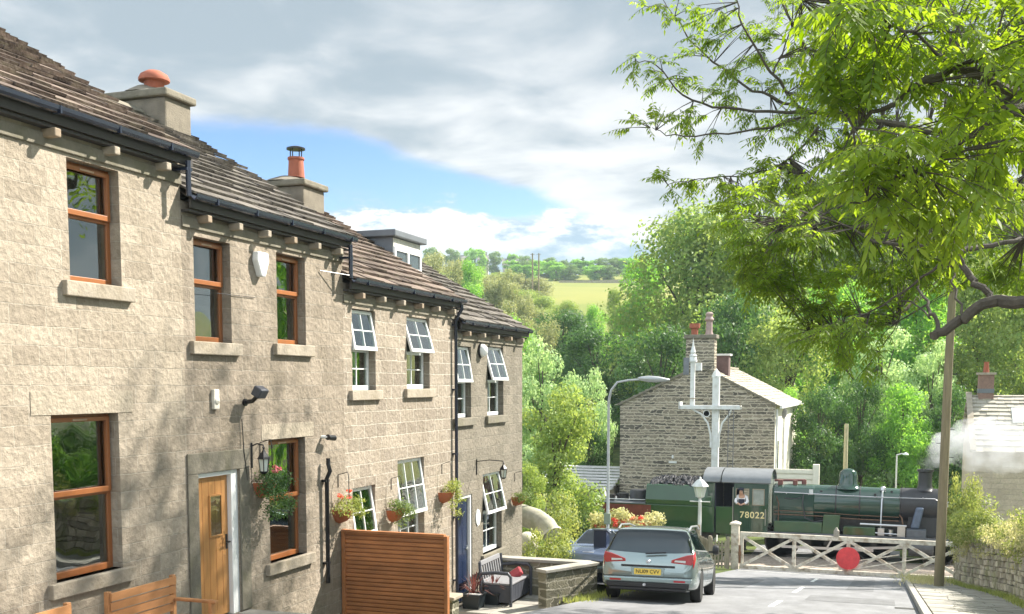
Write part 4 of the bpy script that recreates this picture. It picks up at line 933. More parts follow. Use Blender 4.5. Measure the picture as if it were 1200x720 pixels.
def picket(p0, p1, zb0, zb1, h, label, gate=False, gap=.13, m=GREYW, posts=True):
    p0 = Vector((p0[0], p0[1], zb0)); p1 = Vector((p1[0], p1[1], zb1)); d = (p1-p0); L_ = Vector((d.x, d.y)).length; u = Vector((d.x, d.y, 0)).normalized()
    o = thing('picket_fence', tuple(p0), label, 'fence', 'weathered picket fences by the railway')
    n = Vector((u.y, -u.x, 0))
    if n.y > 0: n = -n
    k = 0; s = .06; pk = MB(); pst = MB()
    z = lambda s: d.z*s/L_
    while s < L_-.03:
        a = u*s + n*.035
        w = .035; hh = h + .02*math.sin(k*1.7)
        q = [a-u*w, a+u*w]; zz = z(s)
        pk.add([tuple(q[0]+Vector((0, 0, zz+.05))), tuple(q[1]+Vector((0, 0, zz+.05))), tuple(q[1]+Vector((0, 0, zz+hh-.06))), tuple(a+Vector((0, 0, zz+hh))), tuple(q[0]+Vector((0, 0, zz+hh-.06)))] +
               [tuple(v+n*.022+Vector((0, 0, zz))) for v in (q[0]+Vector((0, 0, .05)), q[1]+Vector((0, 0, .05)), q[1]+Vector((0, 0, hh-.06)), a+Vector((0, 0, hh)), q[0]+Vector((0, 0, hh-.06)))],
               [(0,1,2,3,4), (9,8,7,6,5), (0,5,6,1), (1,6,7,2), (2,7,8,3), (3,8,9,4), (4,9,5,0)])
        s += gap; k += 1
    pk.build('pickets', m, o)
    for hz in (.3, h-.22): MB().bar((0, 0, hz), (u.x*L_, u.y*L_, d.z+hz), .04, .08).build('rail', m, o)
    if posts:
        k = 0; s = 0
        while s <= L_+.01:
            a = u*s; c = MB().box((a.x-.06, a.y-.06, z(s)-.3), (a.x+.06, a.y+.06, z(s)+h+.08)); c.lathe([(.075, 0), (.05, .06), (0, .08)], (a.x, a.y, z(s)+h+.08), n=4); c.build('post', m, o); s += L_/max(1, round(L_/2.2))
    if gate: MB().bar((0, 0, .35), (u.x*L_, u.y*L_, h-.3), .035, .07).build('brace', m, o)
    return o
picket((-11.2, 44.4), (-7.2, 43.9), -7.3, -7.3, 1.42, 'grey picket fence run behind the red flowering shrub, below the tender')
picket((-7.2, 43.85), (-6.45, 42.0), -7.3, -7.25, 1.2, 'short sunlit picket run coming forward beside the white lamp post')
picket((-6.40, 41.95), (-5.72, 41.95), -7.2, -7.2, 1.15, 'narrow dark picket wicket gate next to the white gatepost', gate=True)
o = thing('rail_fence', (-16, 43.2, -7.1), 'plain grey post and rail fence between bushes left of the flowering shrub', 'fence')
for z_ in (.55, 1.0, 1.45): MB().bar((0, 0, z_), (4.6, .3, z_), .05, .10).build('rail', GREYW, o)
for k in range(3): MB().box((k*1.75+.1, -.12, -.3), (k*1.75+.24, .02, 1.6)).build('post', GREYW, o)

GL = onp(866, 668, 1, 42.35); 
o = thing('gate_post', (-5.50, 42.35, -7.22), 'thick white crossing gatepost with pointed cap beside the wicket gate', 'gatepost')
zt = onp(862, 610, 1, 42.35).z+7.22
MB().box((-.15, -.15, -.3), (.15, .15, zt-.16)).build('post', WPAINT, o, bev=.015); MB().box((-.20, -.20, zt-.16), (.20, .20, zt-.10)).add([(-.2, -.2, zt-.1), (.2, -.2, zt-.1), (.2, .2, zt-.1), (-.2, .2, zt-.1), (0, 0, zt)], [(0,1,4), (1,2,4), (2,3,4), (3,0,4)]).build('cap', WPAINT, o)
MB().box((.16, -.12, .25), (.24, .0, .95)).box((.15, -.16, .55), (.26, -.12, .7)).build('latch', mat('rusty_iron', (.2, .1, .05), .8, .3, 12), o)
o = thing('crossing_gate', (-5.30, 42.3, -7.22), 'long white level crossing gate with a red disc, closed across the road', 'gate')
GW = 8.15
H0, H1 = .10, 1.40
MB().bar((0, 0, H1), (GW, -.1, H1-.02), .12, .17).build('top_rail', WPAINT, o, bev=.01); MB().bar((0, 0, H0), (GW, -.1, H0), .12, .15).build('bottom_rail', WPAINT, o, bev=.01)
cells = 4
for k in range(cells+1): x = .06+(GW-.12)*k/cells; MB().box((x-.07, -.05-x*.012, H0+.07), (x+.07, .05-x*.012, H1-.085)).build('stile', WPAINT, o, bev=.008)
for k in range(cells):
    xa = .12+(GW-.12)*k/cells; xb = (GW-.12)*(k+1)/cells
    MB().bar((xa, -.062-xa*.012, H1-.1), (xb, -.062-xb*.012, H0+.08), .05, .12).build('brace', WPAINT, o); MB().bar((xa, -.1-xa*.012, H0+.08), (xb, -.1-xb*.012, H1-.1), .05, .11).build('brace', WPAINT, o)
xd = GW*.5
MB().lathe([(.43, 0), (.43, .02)], (xd, -.26, .68), 'y', 32).build('red_disc', RED, o)
MB().tube([(2.3, -.15, .15), (5.9, -.2, .9)], .022, 6).tube([(4.2, -.2, .25), (8.0, -.2, 1.1)], .022, 6).build('tie_rod', WPAINT, o, True)
lp = MB().box((xd-.45-.1, -.15, H1+.065), (xd-.45+.1, .05, H1+.30)).lathe([(.1, 0), (.05, .08), (.03, .12)], (xd-.45, -.05, H1+.30), n=10).lathe([(.07, -.17), (.07, -.15)], (xd-.45, 0, H1+.19), 'y', 14); lp.build('gate_lamp', mat('aged_lamp', (.3, .27, .22), .6, .3, 9), o, bev=.01)
o = thing('gate_post', (2.98, 42.2, -7.22), 'white crossing gatepost at the right end of the long gate', 'gatepost')
MB().box((-.14, -.14, -.3), (.14, .14, 1.55)).build('post', WPAINT, o, bev=.015); MB().add([(-.18, -.18, 1.55), (.18, -.18, 1.55), (.18, .18, 1.55), (-.18, .18, 1.55), (0, 0, 1.68)], [(0,1,4), (1,2,4), (2,3,4), (3,0,4), (3,2,1,0)]).build('cap', WPAINT, o)

# ------------------------------------------------------------------ locomotive (nose to the right), tender, crew
o = loco = thing('steam_locomotive', (0, 47, -7.3), 'green steam locomotive with black smokebox, nose to the right behind the gate', 'locomotive')
BZ = 2.36
bl = MB().lathe([(.60, -4.45), (.735, -4.45), (.735, -2.6), (.735, -1.9), (.675, .66)], (0, 0, BZ), 'x', 48).build('boiler', LGREEN, o, True)
fb = MB().prism([(-.60, 1.2), (.60, 1.2), (.74, 2.2), (.74, 2.72), (.60, 2.98), (.35, 3.07), (-.35, 3.07), (-.60, 2.98), (-.74, 2.72), (-.74, 2.2)], 'x', -4.5, -2.75).build('firebox', LGREEN, o, bev=.05)
bd = MB()
for x, r in ((-1.9, .738), (-.95, .714), (-.05, .69), (.64, .675)): bd.lathe([(r+.001, -.025), (r+.007, -.02), (r+.007, .02), (r+.001, .025)], (x, 0, BZ), 'x', 48)
bd.build('boiler_band', LDARK, bl, True)
sb = MB().lathe([(.60, .67), (.70, .67), (.705, .72), (.705, 2.24), (.66, 2.28), (.6, 2.30), (0, 2.42)], (0, 0, BZ), 'x', 48).prism([(-.62, 1.13), (.62, 1.13), (.55, 2.0), (-.55, 2.0)], 'x', .95, 2.2).build('smokebox', LDARK, o, True)
MB().tube([(2.38, -.05, BZ), (2.5, -.05, BZ)], .05).tube([(2.47, -.3, BZ+.2), (2.47, .3, BZ-.1)], .02).lathe([(.09, 2.32), (.09, 2.42)], (0, .0, BZ+.78), 'x', 12).box((2.2, -.72, BZ-.35), (2.38, -.60, BZ-.1)).build('smokebox_fittings', CLEAR, sb, True)
rv = MB()
for k in range(26):
    a = -PI*.9+k*PI*.9/13; rv.lathe([(.012, 0), (.0, .01)], (.72, .706*math.cos(a), BZ+.706*math.sin(a)), 'x', 5)
rv.build('rivets', LDARK, sb)
MB().lathe([(.42, 2.98), (.34, 3.04), (.285, 3.14), (.265, 3.3), (.27, 3.74), (.33, 3.77), (.33, 3.86), (.24, 3.86), (.23, 3.6)], (1.58, 0, 0), 'z', 28).build('chimney', LDARK, o, True)
MB().lathe([(.60, 2.98), (.44, 3.08), (.375, 3.2), (.37, 3.52), (.33, 3.68), (.2, 3.79), (0, 3.83)], (-1.44, 0, 0), 'z', 30).build('dome', LGREEN, o, True)
# handrail and pipes
MB().tube([(-4.4, -.78, 2.80), (-.4, -.77, 2.72), (1.95, -.76, 2.72), (2.1, -.7, 2.62)], .016, 8).build('handrail', RODS, o, True)
MB().tube([(-.05, -.48, 2.98), (-.06, -.62, 2.9), (-.08, -.80, 2.5), (-.10, -.86, 1.2)], [.035, .04, .03, .03], 8).lathe([(.09, 0), (.12, .05), (.1, .16), (.05, .2)], (-.05, -.42, 2.94), n=10).build('clack_valve_pipe', RODS, o, True)
MB().tube([(-3.2, -.80, 2.75), (-3.22, -.92, 2.3), (-3.1, -.95, 1.75), (-2.7, -.98, 1.62), (-2.3, -.98, 1.68)], .028, 8).tube([(-3.95, -.78, 2.55), (-3.5, -.88, 2.55), (-3.3, -.85, 2.6)], .02, 8).build('injector_pipe', LDARK, o, True)
pp = MB()
for zz2, rr2 in ((2.02, .018), (1.86, .024)): pp.tube([(-4.4, -.80, zz2), (-2.5, -.80, zz2-.02), (-1.2, -.80, zz2-.08), (.6, -.80, zz2-.1)], rr2, 6)
pp.tube([(.62, -.72, 2.0), (.72, -.86, 1.9), (.78, -.9, 1.5), (.8, -1.0, 1.2)], .03, 8).tube([(-1.9, -.8, 1.9), (-1.8, -.95, 1.6), (-1.75, -1.0, 1.1), (-1.6, -1.0, .7)], .025, 8).tube([(-4.2, -.95, 1.62), (-4.2, -.8, 2.3), (-4.35, -.7, 2.7)], .022, 8)
pp.build('side_pipework', mat('copper_dull', (.16, .09, .055), .45, .4, 9, metal=.5), o, True)
hb = MB()
for x_ in (-3.9, -3.0, -2.1, -1.2, -.3, .6, 1.5): hb.lathe([(.022, -.79), (.022, -.70)], (x_, 0, 2.745), 'y', 6)
hb.build('handrail_stanchion', RODS, o)
wp = MB()
for x, z in ((-3.9, 2.9), (-3.25, 2.9), (-2.5, 2.86), (-.35, 2.80), (.3, 2.93)): wp.lathe([(.055, 0), (.055, .02)], (x, -math.sqrt(max(.0, .74**2-(z-BZ)**2))-.012, z), 'y', 10)
wp.build('washout_plug', LDARK, o); MB().box((-2.98, -.735, 2.68), (-2.82, -.70, 2.95)).build('maker_plate', CLEAR, o)
MB().box((-4.3, -.35, 3.05), (-4.1, -.15, 3.28)).lathe([(.1, 0), (.1, .22)], (-3.6, -.12, 3.05), n=10).lathe([(.1, 0), (.1, .22)], (-3.25, .15, 3.05), n=10).tube([(-4.5, .3, 3.2), (-3.2, .2, 3.25)], .05).build('safety_valve', mat('dark_red_brass', (.18, .07, .06), .4), o)
# running plate and boxes on it
MB().box((-4.6, -1.28, 1.10), (2.75, 1.28, 1.15)).build('running_plate', LUND, o)
MB().box((-4.6, -1.30, 1.04), (2.75, -1.281, 1.17)).box((-4.6, 1.281, 1.04), (2.75, 1.30, 1.17)).build('valance', mat('valance_grey', (.10, .11, .13), .45), o)
MB().box((-4.35, -1.2, 1.15), (-2.4, -.78, 1.62)).build('side_box', LGREEN2, o, bev=.02); MB().prism([(-2.4, 1.15), (-1.75, 1.15), (-1.68, 1.95), (-2.35, 1.95)], 'y', -1.22, -.9).build('sandbox', LGREEN2, o, bev=.02)
MB().box((-1.55, -1.22, 1.15), (-.3, -.8, 1.5)).build('side_box', LGREEN2, o, bev=.02)
MB().tube([(-.9, -1.1, 1.62), (.9, -1.1, 1.60)], .05, 8).tube([(-.9, -1.15, 1.3), (.7, -1.15, 1.25)], .035, 8).box((-.2, -1.18, 1.18), (.05, -1.0, 1.48)).box((.55, -1.2, 1.15), (.85, -.95, 1.62)).lathe([(.1, 0), (.1, .25)], (.3, -1.05, 1.18), n=10).build('lubricator', RODS, o, True)
MB().prism([(1.05, 1.5), (1.38, 1.5), (1.55, 2.35), (1.25, 2.35)], 'y', -1.0, -.62).build('steam_pipe', mat('pipe_blue_grey', (.10, .13, .19), .4), o, bev=.06)
MB().box((.9, -1.22, 1.15), (1.65, -.72, 1.48)).build('steam_chest_cover', mat('valance_grey', (.1, .1, .1)), o, bev=.02)
for s in (-1, 1): MB().lathe([(.30, 0), (.34, .03), (.34, .9), (.30, .95), (0, .96)], (1.0, s*1.04, .72), 'x', 24).box((1.0, s*.75-.2, .72), (1.9, s*.75+.2, 1.1)).build('cylinder', mat('cylinder_grey', (.08, .08, .085), .45), o, True)
def spoked(x, r, y, par, n=14, m=LUND, cw=True):
    w = MB().lathe([(r-.07, -.065), (r, -.06), (r+.0, .05), (r+.03, .065), (r-.07, .065), (r-.07, -.065)], (x, y, r), 'y', 36)
    w.lathe([(.12, -.08), (.12, .08)], (x, y, r), 'y', 14)
    for k in range(n): a = 2*PI*k/n; w.bar((x+.1*math.cos(a), y, r+.1*math.sin(a)), (x+(r-.06)*math.cos(a), y, r+(r-.06)*math.sin(a)), .04, .05, (0, 1, 0))
    return w.build('wheel', m, par, True)
for x in (-4.05, -2.2, -.35):
    for y in (-.72, .72): spoked(x, .71, y, o)
for y in (-.72, .72): spoked(1.95+.35, .46, y, o, 10)
MB().bar((-4.05, -.86, .5), (-.35, -.86, .5), .05, .11).bar((-2.2, -.95, .5), (1.0, -.97, .72), .05, .1).bar((-2.2, -.97, .52), (-1.9, -.97, 1.1), .04, .07).bar((-1.9, -.97, 1.08), (.3, -.98, .98), .04, .06).build('coupling_rod', RODS, o)
MB().box((-4.6, -.6, .55), (2.9, -.45, 1.10)).box((-4.6, .45, .55), (2.9, .6, 1.1)).box((-2.8, -.42, 1.15), (1.0, .42, 1.72)).box((-4.6, -.45, .6), (-2.3, .45, 1.2)).build('frames', LUND, o)
sp_ = MB()
for x in (-4.05, -2.2, -.35): sp_.lathe([(.80, -.13), (.80, .13)], (x, -.80, .71), 'y', 24, 0.55, PI-.55)
sp_.build('splasher', LGREEN2, o, True)
bb = MB().box((2.75, -1.25, .82), (2.86, 1.25, 1.20)).build('buffer_beam', BUFR, o)
for s in (-1, 1): MB().lathe([(.12, 2.86), (.12, 3.1), (.06, 3.1), (.06, 3.25), (.23, 3.26), (.23, 3.30), (0, 3.31)], (0, s*.87, 1.03), 'x', 18).build('buffer', LUND, bb, True)
# cab
cb = MB(); ty = 1.28
def cabside(y0, y1):
    z0, z1 = .98, 3.18
    win = [(-5.92, -5.42), (-5.22, -4.78)]; wz = (2.28, 2.92)
    xs_ = [-6.02, -5.92, -5.42, -5.22, -4.78, -4.62]
    for a, b in zip(xs_, xs_[1:]):
        if (a, b) in win: cb.box((a, y0, z0), (b, y1, wz[0])); cb.box((a, y0, wz[1]), (b, y1, z1))
        else: cb.box((a, y0, z0), (b, y1, z1))
cabside(-ty, -ty+.03); cabside(ty-.03, ty)
arc = lambda n, r=1.36, zc=2.28, a0=42, a1=138: [(r*math.cos(R(a0+(a1-a0)*k/n)), zc+r*math.sin(R(a0+(a1-a0)*k/n))) for k in range(n+1)]
roofp = [(1.33*math.cos(t)*1.0, 3.18+.52*math.sin(t)) for t in [PI*k/16 for k in range(17)]]
fp = [(-ty, 1.15), (ty, 1.15), (ty, 3.18)] + [(a*.96, b-.03) for a, b in roofp[1:-1]] + [(-ty, 3.18)]
cb.prism(fp, 'x', -4.62, -4.59)
cab = cb.build('cab', LGREEN, o, bev=.006)
MB().prism([(-1.18, 2.72), (-.80, 2.78), (-.80, 3.3), (-1.1, 3.1)], 'x', -4.588, -4.58).prism([(1.18, 2.72), (.80, 2.78), (.80, 3.3), (1.1, 3.1)], 'x', -4.588, -4.58).build('spectacle_window', mat('pale_reflection_pane', (.25, .28, .25), .08, coat=1.), cab)
MB().box((-5.22, -ty+.008, 2.28), (-4.78, -ty+.018, 2.92)).build('cab_window', mat('pale_reflection_pane', (.3, .3, .3)), cab)
wf = MB()
for a, b in ((-5.92, -5.42), (-5.22, -4.78)): wf.box((a-.03, -ty-.012, 2.25), (b+.03, -ty-.001, 2.28)).box((a-.03, -ty-.012, 2.92), (b+.03, -ty-.001, 2.95)).box((a-.03, -ty-.012, 2.28), (a, -ty-.001, 2.92)).box((b, -ty-.012, 2.28), (b+.03, -ty-.001, 2.92))
wf.build('window_frame', GREYW, cab)
rp = MB(); k_ = len(roofp)
sec = roofp + [(a*.965, b-.035) for a, b in roofp[::-1]]
rp.prism([(a, b+.02) for a, b in sec], 'x', -6.55, -4.5); rp.build('cab_roof', LROOF, o, True)
MB().box((-6.0, -1.1, 1.1), (-4.65, 1.1, 1.16)).box((-4.9, -.9, 1.3), (-4.7, .9, 2.9)).build('backhead', LUND, cab)
MB().box((-6.8, 1.15, 1.0), (-6.03, 1.2, 3.3)).box((-6.8, -1.1, 1.1), (-6.0, 1.1, 1.16)).build('dark_interior_sheet', OVER, cab)  # dark sheet and floor stand in for the shade inside the cab opening
MB().box((-6.78, -ty+.01, .98), (-6.07, -ty+.04, 2.15)).build('cab_gate', LGREEN2, cab, bev=.01)
MB().tube([(-6.06, -ty-.02, 1.2), (-6.06, -ty-.02, 3.0)], .02, 8).tube([(-4.70, -ty-.03, 1.4), (-4.70, -ty-.03, 2.1)], .015, 6).build('cab_handrail', RODS, cab, True)
MB().box((-5.95, -ty-.02, .30), (-5.45, -ty+.2, .34)).box((-5.95, -ty-.02, .65), (-5.45, -ty+.2, .69)).box((-5.9, -ty+.17, .3), (-5.5, -ty+.2, 1.0)).build('cab_steps', LUND, cab)
text('cab_number', '78022', .38, LCREAM, cab, Matrix.Translation((-5.25, -ty-.006, 1.82)) @ Matrix.Rotation(R(90), 4, 'X'), .003, 1.12)
# tender
o = tender = thing('coal_tender', (0, 47, -7.3), 'green coal tender heaped with coal, coupled left of the locomotive cab', 'tender')
MB().box((-12.4, -1.27, 1.0), (-6.85, 1.27, 2.14)).build('tank', LGREEN2, o, bev=.03)
MB().box((-12.45, -1.29, 2.14), (-9.85, 1.29, 2.17)).build('tank_top', LROOF, o)
tb = MB(); tb.prism([(-1.27, 2.14), (1.27, 2.14), (1.27, 2.35), (1.08, 2.98), (1.0, 3.0), (-1.0, 3.0), (-1.08, 2.98), (-1.27, 2.35)], 'x', -9.85, -6.95)
tb.build('coal_bunker', LGREEN2, o, bev=.03)
MB().prism([(-1.20, 1.0), (1.20, 1.0), (1.20, 3.18), (-1.20, 3.18)], 'x', -7.15, -6.85).build('tender_cab', LGREEN, o)
MB().prism([(a, b+.03) for a, b in sec], 'x', -7.35, -6.60).build('tender_cab_roof', LROOF, o, True)
MB().box((-6.84, -1.19, 1.0), (-6.81, 1.19, 3.1)).build('dark_doorway_panel', OVER, o)  # dark panel painted as the shade in the tender's opening
MB().box((-12.42, -1.275, 1.2), (-9.6, -1.271, 2.1)).build('dirty_side', mat('faded_red_side', (.16, .035, .02), .5, .4, 3), o) 
rg = np.random.default_rng(5); cm = MB()
for k in range(620):
    x = rg.uniform(-9.75, -7.05); y = rg.uniform(-1., 1.); z = 2.98 + .30*(1-(y/1.05)**2)*(1-((x+8.4)/1.6)**4) - .04; r = rg.uniform(.06, .13)
    q = [Vector((x, y, z)) + Vector(tuple(rg.normal(size=3))).normalized()*r*rg.uniform(.7, 1.1) for _ in range(6)]
    d = [Vector((1,0,0)), Vector((0,1,0)), Vector((-1,0,0)), Vector((0,-1,0)), Vector((0,0,1)), Vector((0,0,-1))]
    q = [Vector((x, y, z))+dd*r*rg.uniform(.6, 1.2)+Vector((rg.uniform(-.03, .03), rg.uniform(-.03, .03), 0)) for dd in d]
    cm.add([tuple(v) for v in q], [(0,1,4), (1,2,4), (2,3,4), (3,0,4), (1,0,5), (2,1,5), (3,2,5), (0,3,5)])
tag(cm.build('coal', COAL, o, fix=False), kind='stuff')
MB().lathe([(.42, 0), (.42, .42), (.38, .5), (0, .52)], (-10.35, -.3, 2.17), n=20).build('water_filler', LDARK, o, True)
MB().lathe([(.28, 0), (.28, .28), (0, .3)], (-11.15, 0, 2.17), n=16).box((-11.7, -.7, 2.17), (-11.4, -.4, 2.45)).box((-12.2, -.9, 2.17), (-12.0, .9, 2.5)).build('tank_fittings', LUND, o, True)
MB().tube([(-12.3, -1.1, 2.3), (-9.9, -1.1, 2.3)], .02, 6).lathe([(.06, 0), (.15, .1), (.1, .4), (.05, .55)], (-11.9, -.6, 2.17), n=10).build('white_lamp', SIGW, o, True)
for x in (-11.5, -9.6, -7.8):
    for y in (-.72, .72): spoked(x, .48, y, o, 10)
    for y in (-1.12, 1.12): MB().box((x-.18, y-.06, .35), (x+.18, y+.06, .62)).box((x-.5, y-.04, .66), (x+.5, y+.04, .74)).build('axle_box', LUND, o)
MB().box((-12.3, -1.1, .6), (-6.9, -1.02, 1.0)).box((-12.3, 1.02, .6), (-6.9, 1.1, 1.0)).box((-12.3, -.5, .6), (-7, .5, 1.0)).build('frames', LUND, o)
b2 = MB().box((-12.5, -1.25, .82), (-12.4, 1.25, 1.2)).build('buffer_beam', BUFR, o)
for s in (-1, 1): MB().lathe([(.23, -13.0), (.23, -12.96), (.06, -12.95), (.06, -12.8), (.12, -12.8), (.12, -12.5)], (0, s*.87, 1.03), 'x', 18).build('buffer', LUND, b2, True)

def skin_body(name, joints, edges, m, parent=None, sub=2):
    me = bpy.data.meshes.new(name); me.from_pydata([j[0] for j in joints], edges, []); me.materials.append(m)
    o = bpy.data.objects.new(name, me); C.objects.link(o)
    if parent: o.parent = parent
    md = o.modifiers.new('Skin', 'SKIN'); md.use_smooth_shade = True
    if not me.skin_vertices: 
        bm = bmesh.new(); bm.from_mesh(me); bm.verts.layers.skin.verify(); bm.to_mesh(me); bm.free()
    for i, j in enumerate(joints): me.skin_vertices[0].data[i].radius = (j[1], j[1]) if not isinstance(j[1], tuple) else j[1]; me.skin_vertices[0].data[i].use_root = (i == 0)
    o.modifiers.new('Sub', 'SUBSURF').levels = sub; o.modifiers['Sub'].render_levels = sub
    return o
# crew member leaning out of the cab window
o = thing('person', (-5.70, 45.72, -7.3), 'person in flat cap and white shirt leaning on the locomotive cab window', 'person')
J = [((0, .30, 1.95), .15), ((0, .28, 2.2), .16), ((0, .18, 2.45), .17), ((0, .08, 2.60), .12), ((0, .02, 2.68), .06), ((-.02, -.04, 2.75), .075), ((-.03, -.08, 2.83), .095), ((-.03, -.07, 2.9), .08),
     ((-.22, .10, 2.57), .07), ((-.25, -.06, 2.36), .05), ((-.08, -.2, 2.31), .036), ((.22, .10, 2.57), .07), ((.25, -.06, 2.36), .05), ((.08, -.2, 2.31), .036),
     ((-.03, -.175, 2.825), .018), ((-.02, -.23, 2.29), .03), ((.02, -.23, 2.29), .03)]
Eg = [(0,1), (1,2), (2,3), (3,4), (4,5), (5,6), (6,7), (3,8), (8,9), (9,10), (3,11), (11,12), (12,13), (6,14), (10,15), (13,16)]
body = skin_body('body', J, Eg, SKIN, o)
sh = skin_body('shirt', [((0, .30, 1.95), .165), ((0, .28, 2.2), .175), ((0, .18, 2.45), .185), ((0, .09, 2.60), .13), ((-.22, .10, 2.57), .085), ((-.25, -.05, 2.37), .065), ((-.13, -.16, 2.325), .05), ((.22, .10, 2.57), .085), ((.25, -.05, 2.37), .065), ((.13, -.16, 2.325), .05)], [(0,1), (1,2), (2,3), (3,4), (4,5), (5,6), (3,7), (7,8), (8,9)], SHIRT, o)
MB().lathe([(.0, -.02), (.115, 0), (.13, .04), (.10, .08), (0, .1)], (-.03, -.06, 2.89), n=16).box((-.10, -.2, 2.885), (.04, -.12, 2.90)).build('flat_cap', OVER, o, True)
MB().prism([(-.09, 2.2), (.09, 2.2), (.13, 2.5), (-.13, 2.5)], 'y', -.02, .0).build('waistcoat', OVER, o)
for s in (-1, 1):
    for k in range(5):
        x0 = s*.03+(k-2)*.014; MB().tube([(x0, -.25, 2.29), (x0, -.28, 2.28), (x0, -.295, 2.26)], [.008, .008, .006], 6).build('finger', SKIN, body, True)
MB().lathe([(.012, -.01), (.0, .012)], (-.06, -.165, 2.84), 'y', 6).lathe([(.012, -.01), (.0, .012)], (0.0, -.165, 2.84), 'y', 6).build('eyes', OVER, body)

# smoke plume, a real volume
def smoke():
    m = bpy.data.materials.new('steam'); m.use_nodes = True; nt = m.node_tree; L = nt.links
    nt.nodes.remove(nt.nodes['Principled BSDF']); out = nt.nodes['Material Output']
    tc = _n(nt, 'ShaderNodeTexCoord'); ns = _n(nt, 'ShaderNodeTexNoise', i_Scale=1.1, i_Detail=5., i_Roughness=.6); L.new(tc.outputs['Object'], ns.inputs['Vector'])
    mr = _n(nt, 'ShaderNodeMapRange'); mr.inputs['From Min'].default_value = .36; mr.inputs['From Max'].default_value = .7; mr.inputs['To Max'].default_value = 1.3; L.new(ns.outputs['Fac'], mr.inputs['Value'])
    v = _n(nt, 'ShaderNodeVolumePrincipled'); v.inputs['Color'].default_value = (.80, .81, .84, 1); v.inputs['Anisotropy'].default_value = .1; L.new(mr.outputs[0], v.inputs['Density']); L.new(v.outputs[0], out.inputs['Volume'])
    b = MB(); base = Vector((1.58, 47, -3.46))
    pts = [base, base+Vector((.15, 0, .35)), base+Vector((.55, .1, .75)), base+Vector((1.3, .2, 1.0)), base+Vector((2.4, .3, 1.1)), base+Vector((3.8, .4, 1.0)), base+Vector((5.2, .5, .9))]
    b.tube(pts, [.2, .36, .7, 1.0, 1.15, 1.05, .5], 18)
    ob = b.build('steam_cloud', m, None, True)
    sb = ob.modifiers.new('s', 'SUBSURF'); sb.levels = sb.render_levels = 2
    tx = bpy.data.textures.new('puff', 'CLOUDS'); tx.noise_scale = .55; dp = ob.modifiers.new('d', 'DISPLACE'); dp.texture = tx; dp.strength = .8; dp.mid_level = .5
    tag(ob, 'white grey smoke drifting right from the locomotive chimney', 'smoke', kind='stuff')
smoke()

# ------------------------------------------------------------------ crossing keeper's house, bracket signal, cottage
GX0, GX1, GY = -13.0, -5.2, 54.
ZG, ZEL, ZAP = -7.4, -.95, .95
o = thing('crossing_house', (0, 0, 0), 'gable ended rubble stone house behind the train with white side wall', 'house')
far = 68.; xm = (GX0+GX1)/2+.17
ga = MB(); ga.add([(GX0, GY, ZG), (GX1, GY, ZG), (GX1, GY, ZEL), (xm, GY, ZAP), (GX0, GY, ZEL)], [(0, 1, 2, 3, 4)]); ga.add([(GX0, far, ZG), (GX1, far, ZG), (GX1, far, ZEL), (xm, far, ZAP), (GX0, far, ZEL)], [(4, 3, 2, 1, 0)])
ga.add([(GX0, GY, ZG), (GX0, far, ZG), (GX0, far, ZEL), (GX0, GY, ZEL)], [(0, 1, 2, 3)]); ga.build('gable_wall', RUB, o, fix=False)
MB().box((GX1-.02, GY+.02, ZG), (GX1+.02, far, ZEL+.1)).build('side_wall', CREAM, o)
rf = MB(); r2 = random.Random(8); slates(rf, GY-.06, far+.1, GX1+.28, ZEL-.10, xm, ZAP+.05, r2, rowh=.3, th=.03); slates(rf, GY-.06, far+.1, GX0-.28, ZEL-.10, xm, ZAP+.05, r2, rowh=.3, th=.03)
rf.build('roof', SLATEL, o, fix=False)
MB().bar((xm, GY-.04, ZAP+.10), (xm, far+.06, ZAP+.10), .24, .10).build('ridge', DRESS, o)
vb = MB()
for a in (GX0-.1, GX1+.1): vb.bar((a, GY-.045, ZEL-.02), (xm, GY-.045, ZAP+.05), .10, .10)
vb.build('verge_stones', DRESSD, o)
ck = MB().box((xm-.72, GY+.02, ZAP-.8), (xm+.72, GY+.78, 2.35)).build('chimney', RUB, o, bev=.02)
MB().box((xm-.82, GY-.06, 2.352), (xm+.82, GY+.88, 2.55)).build('chimney_cap', DRESSD, ck, bev=.03)
MB().lathe([(.17, 2.55), (.18, 2.85), (.27, 2.9), (.28, 3.12), (.2, 3.12)], (xm-.35, GY+.4, 0), n=14).build('pot', POT_C, ck, True)
MB().lathe([(.22, 2.55), (.17, 2.7), (.16, 3.2), (.24, 3.3), (.16, 3.45), (.2, 3.6), (.1, 3.68)], (xm+.38, GY+.4, 0), n=14).build('pot', mat('grey_clay_pot', (.33, .24, .22), .8), ck, True)
c2 = MB().box((xm+.2, GY+2.4, ZAP-.5), (xm+1.1, GY+3.1, 1.55)).build('chimney', mat('brown_brick', (.12, .075, .07), .9, .3), o); MB().box((xm+.12, GY+2.32, 1.552), (xm+1.18, GY+3.18, 1.65)).build('chimney_cap', SIGW, c2)
MB().box((GX1+.021, GY+1.2, -4.2), (GX1+.04, GY+2.0, -2.8)).box((GX1+.021, GY+4.2, -3.9), (GX1+.04, GY+4.9, -2.2)).build('window', mat('dark_pane', (.05, .05, .05)), o)
MB().tube([(GX1+.10, GY+.15, ZG), (GX1+.10, GY+.15, ZEL-.2)], .05, 8).tube([(GX1+.10, GY+4.0, ZG), (GX1+.10, GY+4.0, ZEL-.2)], .05, 8).bar((GX1+.3, GY-.05, ZEL-.12), (GX1+.3, far, ZEL-.12), .12, .12).build('gutter', SIGW, o)
